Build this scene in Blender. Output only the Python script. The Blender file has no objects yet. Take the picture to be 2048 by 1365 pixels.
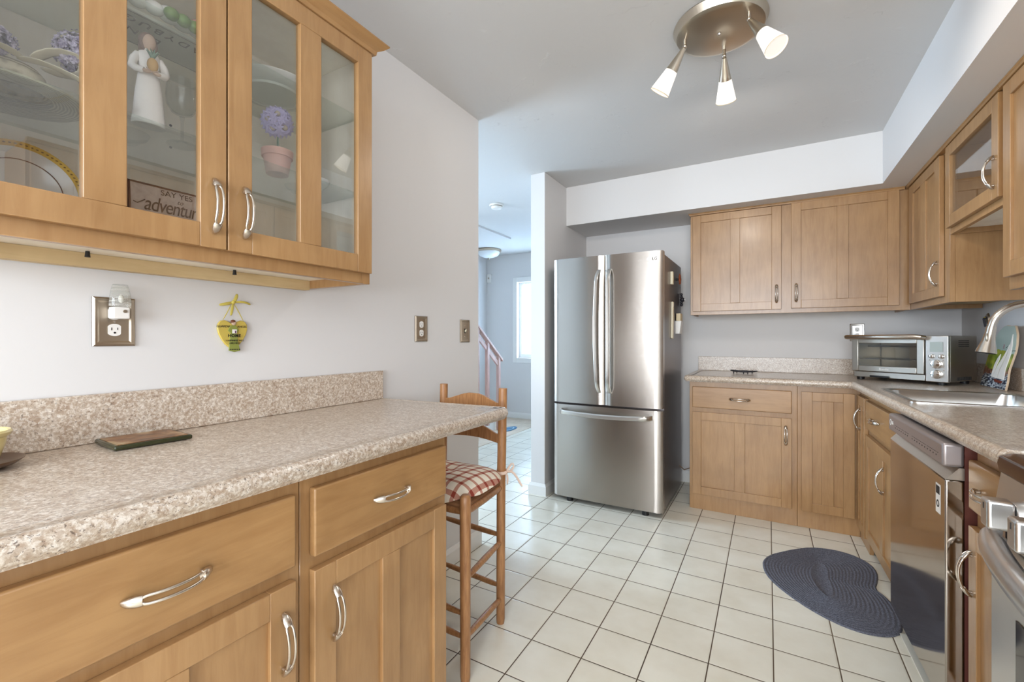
import bpy, bmesh, math, random
from mathutils import Vector, Matrix
random.seed(7)
sc = bpy.context.scene
col = sc.collection
R = math.radians
# ------------------------------------------------------------ camera
cam_d = bpy.data.cameras.new('camera'); cam = bpy.data.objects.new('camera', cam_d); col.objects.link(cam)
cam_d.sensor_width = 36.0; cam_d.sensor_fit = 'HORIZONTAL'
cam_d.lens = 895.0 / 2048.0 * 36.0
cam_d.shift_y = -(677.5 - 682.5) / 2048.0 * -1.0
cam_d.clip_start = 0.02
cam.location = (0, 0, 1.175); cam.rotation_euler = (R(90), 0, R(29.8))
sc.camera = cam
# ------------------------------------------------------------ exposure
sc.view_settings.view_transform = 'Standard'; sc.view_settings.look = 'None'
sc.view_settings.exposure = 0.12; sc.view_settings.gamma = 1.0; sc.view_settings.use_curve_mapping = False
sc.cycles.max_bounces = 10; sc.cycles.diffuse_bounces = 5; sc.cycles.glossy_bounces = 5
sc.cycles.transparent_max_bounces = 16; sc.cycles.transmission_bounces = 8
sc.cycles.sample_clamp_indirect = 6.0; sc.cycles.use_denoising = True
sc.cycles.caustics_reflective = False; sc.cycles.caustics_refractive = False
# ------------------------------------------------------------ world: overcast daylight outside
w = bpy.data.worlds.new('sky'); sc.world = w; w.use_nodes = True
bg = w.node_tree.nodes['Background']; bg.inputs[0].default_value = (0.72, 0.84, 1.0, 1); bg.inputs[1].default_value = 1.6
# ------------------------------------------------------------ daylight through the windows
def area(name, loc, rot, sx, sy, power, colour):
    d = bpy.data.lights.new(name, 'AREA'); d.shape = 'RECTANGLE'; d.size = sx; d.size_y = sy; d.energy = power; d.color = colour
    o = bpy.data.objects.new(name, d); o.location = loc; o.rotation_euler = rot; col.objects.link(o); return o
area('daylight_rear_window', (-0.25, -2.78, 1.45), (R(-90), 0, R(180)), 2.2, 1.5, 185, (0.84, 0.92, 1.0))
area('added_side_fill', (1.24, -0.95, 1.5), (0, R(90), 0), 1.2, 1.7, 16, (0.95, 0.97, 1.0))  # added fill lamp out of view, brightens the left wall and display cabinet
area('daylight_entry_window', (-2.62, 5.98, 1.45), (R(-90), 0, 0), 1.2, 1.3, 300, (0.62, 0.80, 1.0))
area('added_entry_fill', (-3.95, 2.3, 1.5), (0, R(-90), 0), 1.2, 1.4, 125, (0.56, 0.77, 1.0))  # added lamp out of view that brightens the hall

# ============================================================ helpers
def setp(o, label=None, cat=None, group=None, kind=None):
    if label: o['label'] = label
    if cat: o['category'] = cat
    if group: o['group'] = group
    if kind: o['kind'] = kind
    return o
def root(name, label, cat, loc=(0,0,0), rz=0.0, group=None):
    o = bpy.data.objects.new(name, None); col.objects.link(o)
    o.location = loc; o.rotation_euler = (0,0,rz); o.empty_display_size = 0.05
    return setp(o, label, cat, group)
def dup(o, parent=None):
    c = o.copy(); col.objects.link(c); c.parent = parent
    for ch in list(o.children): dup(ch, c)
    return c
class MB:
    def __init__(s): s.b = bmesh.new()
    def add(s, vs, fs):
        v = [s.b.verts.new(p) for p in vs]
        for f in fs:
            try: s.b.faces.new([v[i] for i in f])
            except ValueError: pass
        return s
    def box(s, x0, x1, y0, y1, z0, z1):
        if x0>x1: x0,x1=x1,x0
        if y0>y1: y0,y1=y1,y0
        if z0>z1: z0,z1=z1,z0
        return s.add([(x0,y0,z0),(x1,y0,z0),(x1,y1,z0),(x0,y1,z0),(x0,y0,z1),(x1,y0,z1),(x1,y1,z1),(x0,y1,z1)],
              [(0,3,2,1),(4,5,6,7),(0,1,5,4),(1,2,6,5),(2,3,7,6),(3,0,4,7)])
    def loft(s, rings, cap=True, close=False):
        n = len(rings[0]); vs = [p for r in rings for p in r]; fs = []
        m = len(rings)
        for i in range(m if close else m-1):
            j = (i+1) % m
            for k in range(n):
                fs.append((i*n+k, i*n+(k+1)%n, j*n+(k+1)%n, j*n+k))
        if cap and not close: fs += [tuple(range(n-1,-1,-1)), tuple((m-1)*n+k for k in range(n))]
        return s.add(vs, fs)
    def tube(s, path, r, n=10, cap=True, flat=1.0, up=None, close=False):
        P = [Vector(p) for p in path]; rings = []
        rr = r if isinstance(r, (list,tuple)) else [r]*len(P)
        prev = None
        for i,p in enumerate(P):
            if close: t = P[(i+1)%len(P)]-P[i-1]
            else: t = (P[min(i+1,len(P)-1)]-P[max(i-1,0)])
            t.normalize()
            if prev is None:
                a = Vector(up) if up else (Vector((0,0,1)) if abs(t.z)<.9 else Vector((1,0,0)))
            else: a = prev
            a = a - t*a.dot(t)
            if a.length < 1e-6: a = Vector((1,0,0)) - t*t.x
            a.normalize(); prev = a; b = t.cross(a)
            rings.append([p + a*math.cos(2*math.pi*k/n)*rr[i]*flat + b*math.sin(2*math.pi*k/n)*rr[i] for k in range(n)])
        return s.loft(rings, cap, close)
    def cyl(s, p0, p1, r0, r1=None, n=20, cap=True): return s.tube([p0,p1], [r0, r0 if r1 is None else r1], n, cap)
    def lathe(s, prof, c=(0,0,0), n=32, axis='z', sx=1.0, sy=1.0, cap=True):
        rings = []
        for r,z in prof:
            ring = []
            for k in range(n):
                a = 2*math.pi*k/n; x,y = r*math.cos(a)*sx, r*math.sin(a)*sy
                if axis=='z': q=(x,y,z)
                elif axis=='y': q=(x,z,-y)
                else: q=(z,x,y)
                ring.append((c[0]+q[0],c[1]+q[1],c[2]+q[2]))
            rings.append(ring)
        return s.loft(rings, cap)
    def prism(s, poly, z0, z1, axis='z'):
        def m(p,z):
            if axis=='z': return (p[0],p[1],z)
            if axis=='y': return (p[0],z,p[1])
            return (z,p[0],p[1])
        return s.loft([[m(p,z0) for p in poly],[m(p,z1) for p in poly]])
    def sphere(s, c, r, n=14, sc3=(1,1,1)):
        prof=[(max(1e-4,math.sin(math.pi*i/n)*r), -math.cos(math.pi*i/n)*r) for i in range(n+1)]
        rings=[]
        for rad,z in prof:
            rings.append([(c[0]+rad*math.cos(2*math.pi*k/(n*2))*sc3[0], c[1]+rad*math.sin(2*math.pi*k/(n*2))*sc3[1], c[2]+z*sc3[2]) for k in range(n*2)])
        return s.loft(rings)
    def quad(s, a,b,c,d): return s.add([a,b,c,d],[(0,1,2,3)])
    def xf(s, M):
        for v in s.b.verts: v.co = M @ v.co
        return s
    def build(s, name, mat, parent=None, bevel=0.0, seg=2, smooth=True, ang=32, sub=0, loc=None, sol=0.0):
        bmesh.ops.remove_doubles(s.b, verts=s.b.verts, dist=1e-6) if smooth=='weld' else None
        bmesh.ops.recalc_face_normals(s.b, faces=s.b.faces)
        me = bpy.data.meshes.new(name); s.b.to_mesh(me); s.b.free()
        if mat: me.materials.append(mat)
        if smooth:
            me.polygons.foreach_set('use_smooth', [True]*len(me.polygons)); me.set_sharp_from_angle(angle=R(ang))
        o = bpy.data.objects.new(name, me); col.objects.link(o)
        if parent: o.parent = parent
        if loc: o.location = loc
        if sol:
            m = o.modifiers.new('sol','SOLIDIFY'); m.thickness = sol; m.offset = 0
        if sub:
            m = o.modifiers.new('sub','SUBSURF'); m.levels = sub; m.render_levels = sub
        if bevel:
            m = o.modifiers.new('bev','BEVEL'); m.width = bevel; m.segments = seg; m.limit_method='ANGLE'; m.angle_limit=R(40)
            m.harden_normals = False
        return o
def box(*a): return MB().box(*a)
def text(name, body, size, mat, parent, loc, rot=(R(90),0,0), ext=0.0004, align='CENTER', shear=0.0, space=1.0, bold=0.0, sx=1.0):
    c = bpy.data.curves.new(name, 'FONT'); c.body = body; c.size = size; c.extrude = ext; c.align_x = align; c.align_y='CENTER'
    c.shear = shear; c.space_character = space; c.offset = bold; c.materials.append(mat)
    o = bpy.data.objects.new(name, c); col.objects.link(o); o.parent = parent; o.location = loc; o.rotation_euler = rot
    o.scale = (sx,1,1)
    bpy.context.view_layer.update()
    me = bpy.data.meshes.new_from_object(o.evaluated_get(bpy.context.evaluated_depsgraph_get()))
    me.name = name; bpy.data.objects.remove(o); bpy.data.curves.remove(c)
    if not me.materials: me.materials.append(mat)
    o = bpy.data.objects.new(name, me); col.objects.link(o); o.parent = parent; o.location = loc; o.rotation_euler = rot; o.scale = (sx,1,1)
    return o
# ------------------------------------------------------------ materials
def srgb(r,g,b):
    f = lambda v: (v/255)/12.92 if v/255<=0.04045 else (((v/255)+0.055)/1.055)**2.4
    return (f(r),f(g),f(b),1)
def mat(name, colour, rough=0.5, metal=0.0, **kw):
    m = bpy.data.materials.new(name); m.use_nodes = True; nt = m.node_tree; b = nt.nodes['Principled BSDF']
    b.inputs['Base Color'].default_value = colour; b.inputs['Roughness'].default_value = rough; b.inputs['Metallic'].default_value = metal
    for k,v in kw.items(): b.inputs[k.replace('_',' ')].default_value = v
    return m
def nodes(m): return m.node_tree, m.node_tree.nodes, m.node_tree.links, m.node_tree.nodes['Principled BSDF']
def N(m, t, **kw):
    n = m.node_tree.nodes.new(t)
    for k,v in kw.items(): setattr(n,k,v)
    return n
def ramp(m, stops):
    n = N(m,'ShaderNodeValToRGB'); e = n.color_ramp.elements
    while len(e) < len(stops): e.new(0.5)
    for i,(p,c) in enumerate(stops): e[i].position = p; e[i].color = c
    return n
def coords(m, scale=(1,1,1), kind='Object'):
    t = N(m,'ShaderNodeTexCoord'); mp = N(m,'ShaderNodeMapping'); mp.inputs['Scale'].default_value = scale
    m.node_tree.links.new(t.outputs[kind], mp.inputs[0]); return mp.outputs[0]
def noise(m, vec, scale, detail=4, rough=0.5, dist=0.0):
    n = N(m,'ShaderNodeTexNoise'); n.inputs['Scale'].default_value = scale; n.inputs['Detail'].default_value = detail
    n.inputs['Roughness'].default_value = rough; n.inputs['Distortion'].default_value = dist
    if vec is not None: m.node_tree.links.new(vec, n.inputs['Vector'])
    return n
def mixc(m, a, b, fac, mode='MIX'):
    n = N(m,'ShaderNodeMix', data_type='RGBA', blend_type=mode); L = m.node_tree.links
    for i,v in ((0,fac),(6,a),(7,b)):
        if hasattr(v,'links'): L.new(v, n.inputs[i])
        else: n.inputs[i].default_value = v
    return n.outputs[2]
def bump(m, h, strength=0.1, dist=0.01):
    n = N(m,'ShaderNodeBump'); n.inputs['Strength'].default_value = strength; n.inputs['Distance'].default_value = dist
    m.node_tree.links.new(h, n.inputs['Height']); m.node_tree.links.new(n.outputs[0], m.node_tree.nodes['Principled BSDF'].inputs['Normal'])
def mathn(m, op, a, b=None, clamp=False):
    n = N(m,'ShaderNodeMath', operation=op, use_clamp=clamp); L = m.node_tree.links
    for i,v in ((0,a),(1,b)):
        if v is None: continue
        if hasattr(v,'links'): L.new(v, n.inputs[i])
        else: n.inputs[i].default_value = v
    return n.outputs[0]
def wood(name, light, dark, grain=(6,6,0.9), rough=0.34, coat=0.25, streak=0.5, vary=True):
    m = mat(name, light, rough, Coat_Weight=coat, Coat_Roughness=0.22); nt,nd,L,b = nodes(m)
    t = N(m,'ShaderNodeTexCoord'); oi = N(m,'ShaderNodeObjectInfo')
    add = N(m,'ShaderNodeVectorMath', operation='ADD'); L.new(t.outputs['Object'], add.inputs[0])
    mul = N(m,'ShaderNodeVectorMath', operation='SCALE'); mul.inputs[0].default_value = (13,7,5); L.new(oi.outputs['Random'], mul.inputs['Scale']); L.new(mul.outputs[0], add.inputs[1])
    mp = N(m,'ShaderNodeMapping'); mp.inputs['Scale'].default_value = grain; L.new(add.outputs[0], mp.inputs[0])
    n1 = noise(m, mp.outputs[0], 7, 6, 0.6, 0.7)
    r1 = ramp(m, [(0.30,dark),(0.62,light)]); L.new(n1.outputs[0], r1.inputs[0])
    n2 = noise(m, add.outputs[0], 5.5, 3, 0.5, 0.3)
    r2 = ramp(m, [(0.3,(0.84,0.80,0.76,1)),(0.65,(1.06,1.05,1.04,1))]); L.new(n2.outputs[0], r2.inputs[0])
    c = mixc(m, light, r1.outputs[0], streak); c = mixc(m, c, r2.outputs[0], 0.8, 'MULTIPLY')
    L.new(c, b.inputs['Base Color'])
    n3 = noise(m, mp.outputs[0], 60, 3); bump(m, n3.outputs[0], 0.03, 0.002)
    return m
M = {}
ML, MD = srgb(168,130,87), srgb(141,100,59)
M['maple_v'] = wood('maple_vertical', ML, MD, (7,7,0.8))
M['maple_h'] = wood('maple_horizontal', srgb(167,128,83), srgb(138,97,56), (0.8,7,7))
M['maple_in'] = wood('maple_interior', srgb(246,240,226), srgb(240,230,210), (7,7,0.8), 0.5, 0.0, 0.5)
M['maple_raw'] = wood('maple_raw', srgb(214,190,146), srgb(196,168,122), (0.8,7,7), 0.6, 0.0, 0.6)
M['stool_wood'] = wood('stool_wood', srgb(176,128,84), srgb(134,88,52), (16,16,1.6), 0.42, 0.1, 0.9)
M['rail_wood'] = wood('rail_wood', srgb(196,160,150), srgb(150,110,100), (10,10,1), 0.5, 0.0, 0.6)
M['oak_floor'] = wood('entry_floor_wood', srgb(206,190,170), srgb(184,166,146), (8,1,8), 0.5, 0.0, 0.6)
M['wall'] = mat('wall_paint', srgb(218,215,213), 0.75)
m = M['wall']; n = noise(m, coords(m), 90, 3); bump(m, n.outputs[0], 0.04, 0.003)
M['ceil'] = mat('ceiling_texture', srgb(208,206,204), 0.8)
m = M['ceil']; nt,nd,L,b = nodes(m)
v = coords(m,(1,1,1)); n1 = noise(m, v, 3.2, 3, 0.5, 1.6)
vo = N(m,'ShaderNodeTexVoronoi', feature='DISTANCE_TO_EDGE'); vo.inputs['Scale'].default_value = 5.0
n0 = noise(m, v, 4, 4, 0.6); vm = N(m,'ShaderNodeVectorMath', operation='ADD'); vs = N(m,'ShaderNodeVectorMath', operation='SCALE'); vs.inputs['Scale'].default_value=0.5
L.new(n0.outputs['Color'], vs.inputs[0]); L.new(v, vm.inputs[0]); L.new(vs.outputs[0], vm.inputs[1]); L.new(vm.outputs[0], vo.inputs['Vector'])
ln = mathn(m,'LESS_THAN', vo.outputs['Distance'], 0.016)
msk = ramp(m,[(0.50,(0,0,0,1)),(0.60,(1,1,1,1))]); L.new(noise(m, v, 6.5, 2).outputs[0], msk.inputs[0])
hh = mathn(m,'MULTIPLY', ln, msk.outputs[0]); hh = mathn(m,'ADD', hh, mathn(m,'MULTIPLY', n1.outputs[0], 0.35))
bump(m, hh, 0.5, 0.005)
M['trim'] = mat('white_trim', srgb(232,230,226), 0.45)
M['stone'] = mat('laminate_stone', srgb(200,184,164), 0.28, Coat_Weight=0.2, Coat_Roughness=0.15)
def stone(m, tint=1.0):
    nt,nd,L,b = nodes(m); v = coords(m)
    big = ramp(m,[(0.36,srgb(168,144,122)),(0.50,srgb(194,176,156)),(0.64,srgb(218,206,192))]); L.new(noise(m,v,40,5,0.65,0.5).outputs[0], big.inputs[0])
    mid = ramp(m,[(0.42,srgb(162,138,118)),(0.51,srgb(196,180,162)),(0.60,srgb(238,230,220))]); L.new(noise(m,v,125,4,0.65,0.4).outputs[0], mid.inputs[0])
    c = mixc(m, big.outputs[0], mid.outputs[0], 0.5)
    dk = ramp(m,[(0.36,(1,1,1,1)),(0.43,(0,0,0,1))]); L.new(noise(m,v,210,4,0.7,0.6).outputs[0], dk.inputs[0])
    c = mixc(m, c, srgb(96,80,70), mathn(m,'MULTIPLY',dk.outputs[0],0.8))
    lt = ramp(m,[(0.62,(0,0,0,1)),(0.70,(1,1,1,1))]); L.new(noise(m,v,180,3,0.6).outputs[0], lt.inputs[0])
    c = mixc(m, c, srgb(244,240,232), mathn(m,'MULTIPLY',lt.outputs[0],0.6))
    L.new(c, b.inputs['Base Color'])
stone(M['stone'])
M['steel'] = mat('brushed_steel', srgb(198,194,188), 0.2, 1.0)
def brushed(m, scale=(1,1,260), strength=0.02, wavy=0.0):
    v = coords(m, scale); n = noise(m, v, 4, 3)
    h = n.outputs[0]
    if wavy:
        n2 = noise(m, coords(m,(2.2,2.2,0.55)), 1.6, 1, 0.4); h = mathn(m,'ADD', mathn(m,'MULTIPLY',n.outputs[0],0.04), mathn(m,'MULTIPLY', n2.outputs[0], wavy))
    bump(m, h, strength, 0.01)
M['steel_fridge'] = mat('fridge_steel', srgb(176,168,160), 0.27, 1.0, Anisotropic=0.8, Anisotropic_Rotation=0.25)
brushed(M['steel_fridge'], (1,1,200), 0.35, 1.0)
m = M['steel_fridge']; tg = N(m,'ShaderNodeTangent', direction_type='RADIAL', axis='Z'); m.node_tree.links.new(tg.outputs[0], m.node_tree.nodes['Principled BSDF'].inputs['Tangent'])
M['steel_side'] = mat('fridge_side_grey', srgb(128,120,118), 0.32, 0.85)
M['steel_dw'] = mat('dishwasher_steel', srgb(176,168,160), 0.10, 1.0)
M['steel_light'] = mat('light_steel', srgb(214,210,204), 0.28, 1.0)
M['nickel'] = mat('satin_nickel', srgb(206,196,184), 0.25, 1.0)
M['nickel_brush'] = mat('brushed_nickel_plate', srgb(196,186,170), 0.3, 1.0, Anisotropic=0.6)
M['plate_metal'] = mat('pewter_plate', srgb(176,162,144), 0.35, 1.0)
M['chrome'] = mat('chrome', srgb(225,222,218), 0.1, 1.0)
M['white_plastic'] = mat('white_plastic', srgb(236,232,226), 0.35)
M['ivory'] = mat('ivory_plastic', srgb(226,214,186), 0.4)
M['black'] = mat('black_plastic', srgb(24,22,22), 0.4)
M['dark'] = mat('dark_gap', srgb(40,34,30), 0.7)
M['oven_glass'] = mat('dark_oven_glass', srgb(30,24,18), 0.06, 0.0, Specular_IOR_Level=0.9)
M['lcd'] = mat('lcd_grey', srgb(168,176,170), 0.3)
M['iron'] = mat('cast_iron', srgb(46,44,50), 0.5, 0.3)
M['rush'] = wood('rush_seat', srgb(150,106,70), srgb(104,70,44), (1,40,40), 0.7, 0.0, 0.9)
M['porcelain'] = mat('white_porcelain', srgb(238,236,230), 0.18, Coat_Weight=0.4)
M['gold'] = mat('gold_rim', srgb(206,170,80), 0.3, 1.0)
M['green_edge'] = mat('green_glaze', srgb(44,46,22), 0.2)
M['terracotta'] = mat('pink_terracotta', srgb(222,176,160), 0.6)
M['lilac'] = mat('lilac_petal', srgb(184,176,214), 0.7)
M['hydrangea'] = mat('dried_lilac_petal', srgb(150,138,170), 0.8)
m = M['hydrangea']; nt,nd,L,b = nodes(m); rp = ramp(m,[(0.35,srgb(136,126,160)),(0.6,srgb(214,206,226))]); L.new(noise(m,coords(m),90,3).outputs[0], rp.inputs[0]); L.new(rp.outputs[0], b.inputs['Base Color'])
M['cream_cloth'] = mat('cream_ribbon', srgb(238,230,206), 0.7)
M['straw'] = mat('straw', srgb(206,196,168), 0.8)
m = M['straw']; wv = N(m,'ShaderNodeTexWave', wave_type='RINGS', rings_direction='Z'); nt,nd,L,b = nodes(m); wv.inputs['Scale'].default_value=60; wv.inputs['Distortion'].default_value=3; wv.inputs['Detail'].default_value=3
L.new(coords(m), wv.inputs['Vector']); L.new(mixc(m, srgb(150,138,108), srgb(222,214,188), wv.outputs['Color']), b.inputs['Base Color'])
M['white_clay'] = mat('white_clay', srgb(238,232,226), 0.65)
M['skin_clay'] = mat('clay_skin', srgb(196,168,146), 0.7)
M['brown_hair'] = mat('brown_clay_hair', srgb(122,98,86), 0.7)
M['pineapple'] = mat('pineapple_clay', srgb(196,156,96), 0.7)
M['leaf_clay'] = mat('leaf_clay', srgb(108,134,116), 0.7)
M['leaf_green'] = mat('leaf_green', srgb(112,142,74), 0.5)
M['ink'] = mat('dark_brown_ink', srgb(66,42,34), 0.6)
M['ink_black'] = mat('black_ink', srgb(30,24,20), 0.6)
M['sign_face'] = wood('sign_whitewash', srgb(216,200,190), srgb(184,164,152), (8,0.8,8), 0.6, 0.0, 0.8)
M['sign_edge'] = mat('sign_dark_edge', srgb(92,52,40), 0.6)
M['yellow'] = mat('yellow_enamel', srgb(200,176,84), 0.4)
M['yellow_ribbon'] = mat('yellow_ribbon', srgb(214,196,92), 0.6, Alpha=0.85)
M['green_dress'] = mat('green_paint', srgb(136,142,66), 0.5)
M['warm_pot'] = mat('cream_glaze', srgb(222,206,146), 0.25, Coat_Weight=0.5)
M['bronze'] = mat('brown_saucer', srgb(98,68,42), 0.3, 0.2, Coat_Weight=0.4)
M['copper'] = mat('copper_petal', srgb(176,96,64), 0.35, 0.6)
M['tan'] = mat('tan_card', srgb(214,196,160), 0.6)
M['vinyl'] = mat('ivory_vinyl', srgb(222,216,200), 0.3)
M['cook_top'] = mat('cooktop_brown_black', srgb(64,38,32), 0.18, 0.2)
M['steel_range'] = mat('range_steel', srgb(216,214,212), 0.3, 1.0)
M['blue_mat'] = mat('blue_mat', srgb(70,104,128), 0.9)
M['soap_pink'] = mat('pale_pink_cloth', srgb(226,208,204), 0.7)
M['lavender'] = mat('lavender_glaze', srgb(176,166,196), 0.25)
# clear glass: transparent body with Fresnel reflection
def glass(name, tint=(0.97,0.98,0.97,1), ior=1.5, rough=0.0):
    m = bpy.data.materials.new(name); m.use_nodes = True; nt = m.node_tree; nt.nodes.clear(); L = nt.links
    o = nt.nodes.new('ShaderNodeOutputMaterial'); mx = nt.nodes.new('ShaderNodeMixShader'); tr = nt.nodes.new('ShaderNodeBsdfTransparent'); gl = nt.nodes.new('ShaderNodeBsdfGlossy'); fr = nt.nodes.new('ShaderNodeFresnel')
    tr.inputs[0].default_value = tint; gl.inputs['Roughness'].default_value = rough; fr.inputs[0].default_value = ior
    ge = nt.nodes.new('ShaderNodeNewGeometry'); mr = nt.nodes.new('ShaderNodeMapRange'); mr.inputs['To Min'].default_value = ior; mr.inputs['To Max'].default_value = 1.0/ior
    L.new(ge.outputs['Backfacing'], mr.inputs['Value']); L.new(mr.outputs[0], fr.inputs[0])
    L.new(fr.outputs[0], mx.inputs[0]); L.new(tr.outputs[0], mx.inputs[1]); L.new(gl.outputs[0], mx.inputs[2]); L.new(mx.outputs[0], o.inputs[0]); return m
M['pane'] = glass('clear_pane', (0.985,0.99,0.985,1), 2.0)
M['shelf_glass'] = glass('green_edged_glass', (0.93,0.96,0.94,1), 1.5)
M['wine_glass'] = glass('thin_clear_glass', (0.93,0.94,0.93,1), 1.45)
def emis(name, colour, s, rough=0.4):
    return mat(name, colour, rough, Emission_Color=colour, Emission_Strength=s)
M['lamp_glass'] = emis('lit_frosted_glass', (1.0,0.95,0.88,1), 0.80)
M['lamp_glass'].node_tree.nodes['Principled BSDF'].inputs['Base Color'].default_value = (0.55,0.5,0.45,1)
M['lamp_face'] = emis('lit_diffuser', (1.0,0.93,0.86,1), 0.62)
M['lamp_face'].node_tree.nodes['Principled BSDF'].inputs['Base Color'].default_value = (0.5,0.45,0.4,1)
M['blind'] = mat('white_blind', srgb(226,236,246), 0.7); M['blind'].node_tree.nodes['Principled BSDF'].inputs['Transmission Weight'].default_value = 0.0
# floor tiles
M['tile'] = mat('cream_floor_tile', srgb(226,220,204), 0.3, Specular_IOR_Level=0.4)
def tiles(m):
    nt,nd,L,b = nodes(m); t = N(m,'ShaderNodeTexCoord'); sp = N(m,'ShaderNodeSeparateXYZ'); L.new(t.outputs['Object'], sp.inputs[0])
    T = 0.2042; d = []
    for out,off in ((sp.outputs[0],-1.209),(sp.outputs[1],2.777)):
        a = mathn(m,'SUBTRACT', out, off - 40*T); a = mathn(m,'DIVIDE', a, T); a = mathn(m,'FRACT', a)
        a = mathn(m,'SUBTRACT', a, 0.5); a = mathn(m,'ABSOLUTE', a); d.append(mathn(m,'SUBTRACT', 0.5, a))
    e = mathn(m,'MULTIPLY', mathn(m,'MINIMUM', d[0], d[1]), T)
    g = ramp(m,[(0.42,(1,1,1,1)),(0.62,(0,0,0,1))]); L.new(mathn(m,'DIVIDE', e, 0.0042, True), g.inputs[0])
    var = ramp(m,[(0.3,srgb(218,211,193)),(0.7,srgb(232,228,214))]); L.new(noise(m,t.outputs['Object'],3.5,4,0.6).outputs[0], var.inputs[0])
    gc = ramp(m,[(0.35,srgb(60,44,32)),(0.68,srgb(116,98,76))]); L.new(noise(m,t.outputs['Object'],1.3,3).outputs[0], gc.inputs[0])
    c = mixc(m, var.outputs[0], gc.outputs[0], g.outputs[0]); L.new(c, b.inputs['Base Color'])
    L.new(mathn(m,'ADD', mathn(m,'MULTIPLY', g.outputs[0], 0.55), 0.27), b.inputs['Roughness'])
    h = ramp(m,[(0.0,(0,0,0,1)),(1.0,(1,1,1,1))]); L.new(mathn(m,'DIVIDE', e, 0.007, True), h.inputs[0])
    hh = mathn(m,'ADD', h.outputs[0], mathn(m,'MULTIPLY', noise(m,t.outputs['Object'],7,2).outputs[0], 0.3)); bump(m, hh, 0.35, 0.003)
tiles(M['tile'])
# braided rug
M['rug'] = mat('grey_blue_braid', srgb(84,84,94), 0.95)
m = M['rug']; nt,nd,L,b = nodes(m); rp = ramp(m,[(0.35,srgb(60,60,68)),(0.65,srgb(108,108,118))]); L.new(noise(m,coords(m),170,4,0.7).outputs[0], rp.inputs[0]); L.new(rp.outputs[0], b.inputs['Base Color'])
# gingham cushion
M['gingham'] = mat('red_cream_check', srgb(230,216,192), 0.85)
m = M['gingham']; nt,nd,L,b = nodes(m); t = N(m,'ShaderNodeTexCoord'); sp = N(m,'ShaderNodeSeparateXYZ'); L.new(t.outputs['Object'], sp.inputs[0])
st = []
for out in (sp.outputs[0], sp.outputs[1]):
    a = mathn(m,'FRACT', mathn(m,'DIVIDE', mathn(m,'ADD', out, 5.0), 0.046)); st.append(mathn(m,'LESS_THAN', a, 0.30))
s1 = mathn(m,'ADD', st[0], st[1]); fc = mathn(m,'MULTIPLY', s1, 0.5)
rp = ramp(m,[(0.0,srgb(236,226,208)),(0.5,srgb(190,138,118)),(1.0,srgb(146,60,44))]); L.new(fc, rp.inputs[0]); L.new(rp.outputs[0], b.inputs['Base Color'])

# ============================================================ the room
CL = 2.42; TOP = 0.921; LOW = 0.881
def struct(name, mb, m, bevel=0.0, **kw):
    o = mb.build(name, m, None, bevel, smooth=False, **kw); o['kind'] = 'structure'; return o
WL, WB, WR = -1.435, 3.90, 1.07
struct('floor', box(-3.9,1.2,-2.75,5.95,-0.1,0.0), M['tile'])
struct('floor_entry', box(-3.73,-2.71,1.0,5.75,0.0,0.006), M['oak_floor'])
struct('ceiling', box(-3.9,1.2,-2.75,5.95,CL,CL+0.1), M['ceil'])
struct('wall_left', box(WL-0.12,WL,-2.6,2.12,0,CL), M['wall'])
struct('wall_back', box(-1.565,WR+0.12,WB,WB+0.12,0,CL), M['wall'])
struct('wall_right', MB().box(WR,WR+0.12,-0.1,WB,0,CL).box(WR,WR+0.12,-2.6,-1.8,0,CL).box(WR,WR+0.12,-1.8,-0.1,0,0.9).box(WR,WR+0.12,-1.8,-0.1,2.1,CL), M['wall'])
struct('added_window_4', MB().box(1.055,1.07,-1.87,-1.8,0.83,2.1).box(1.055,1.07,-0.1,-0.03,0.83,2.1).box(1.055,1.07,-1.8,-0.1,0.83,0.9).box(1.10,1.14,-0.975,-0.925,0.9,2.1), M['trim'])  # unseen window, added so the side fill lamp has an opening
struct('wall_divider', box(-1.565,-1.447,3.02,WB,0,CL), M['wall'], 0.004)
wr = MB().box(-1.555,-1.35,-2.72,-2.6,0,CL).box(0.85,1.19,-2.72,-2.6,0,CL).box(-1.35,0.85,-2.72,-2.6,0,0.7).box(-1.35,0.85,-2.72,-2.6,2.2,CL)
struct('wall_rear', wr, M['wall'])
# entry hall beyond the opening
fw = MB().box(-3.85,-3.20,5.75,5.87,0,CL).box(-3.20,-2.05,5.75,5.87,0,0.89).box(-3.20,-2.05,5.75,5.87,2.0,CL).box(-2.05,-1.445,5.75,5.87,0,CL)
struct('wall_entry_far', fw, M['wall'])
lw = MB().box(-3.85,-3.73,1.0,1.75,0,CL).box(-3.85,-3.73,2.85,5.75,0,CL).box(-3.85,-3.73,1.75,2.85,0,0.8).box(-3.85,-3.73,1.75,2.85,2.2,CL)
struct('wall_entry_left', lw, M['wall'])
struct('wall_entry_near', box(-3.85,-1.555,0.88,1.0,0,CL), M['wall'])
struct('wall_entry_right', box(-1.565,-1.445,WB+0.12,5.75,0,CL), M['wall'])
# soffits above the cabinets
struct('wall_soffit_back', box(-1.447,WR,3.43,WB,2.105,CL), M['wall'])
struct('wall_soffit_right', box(0.595,WR,-2.6,3.43,2.105,CL), M['wall'])
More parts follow.
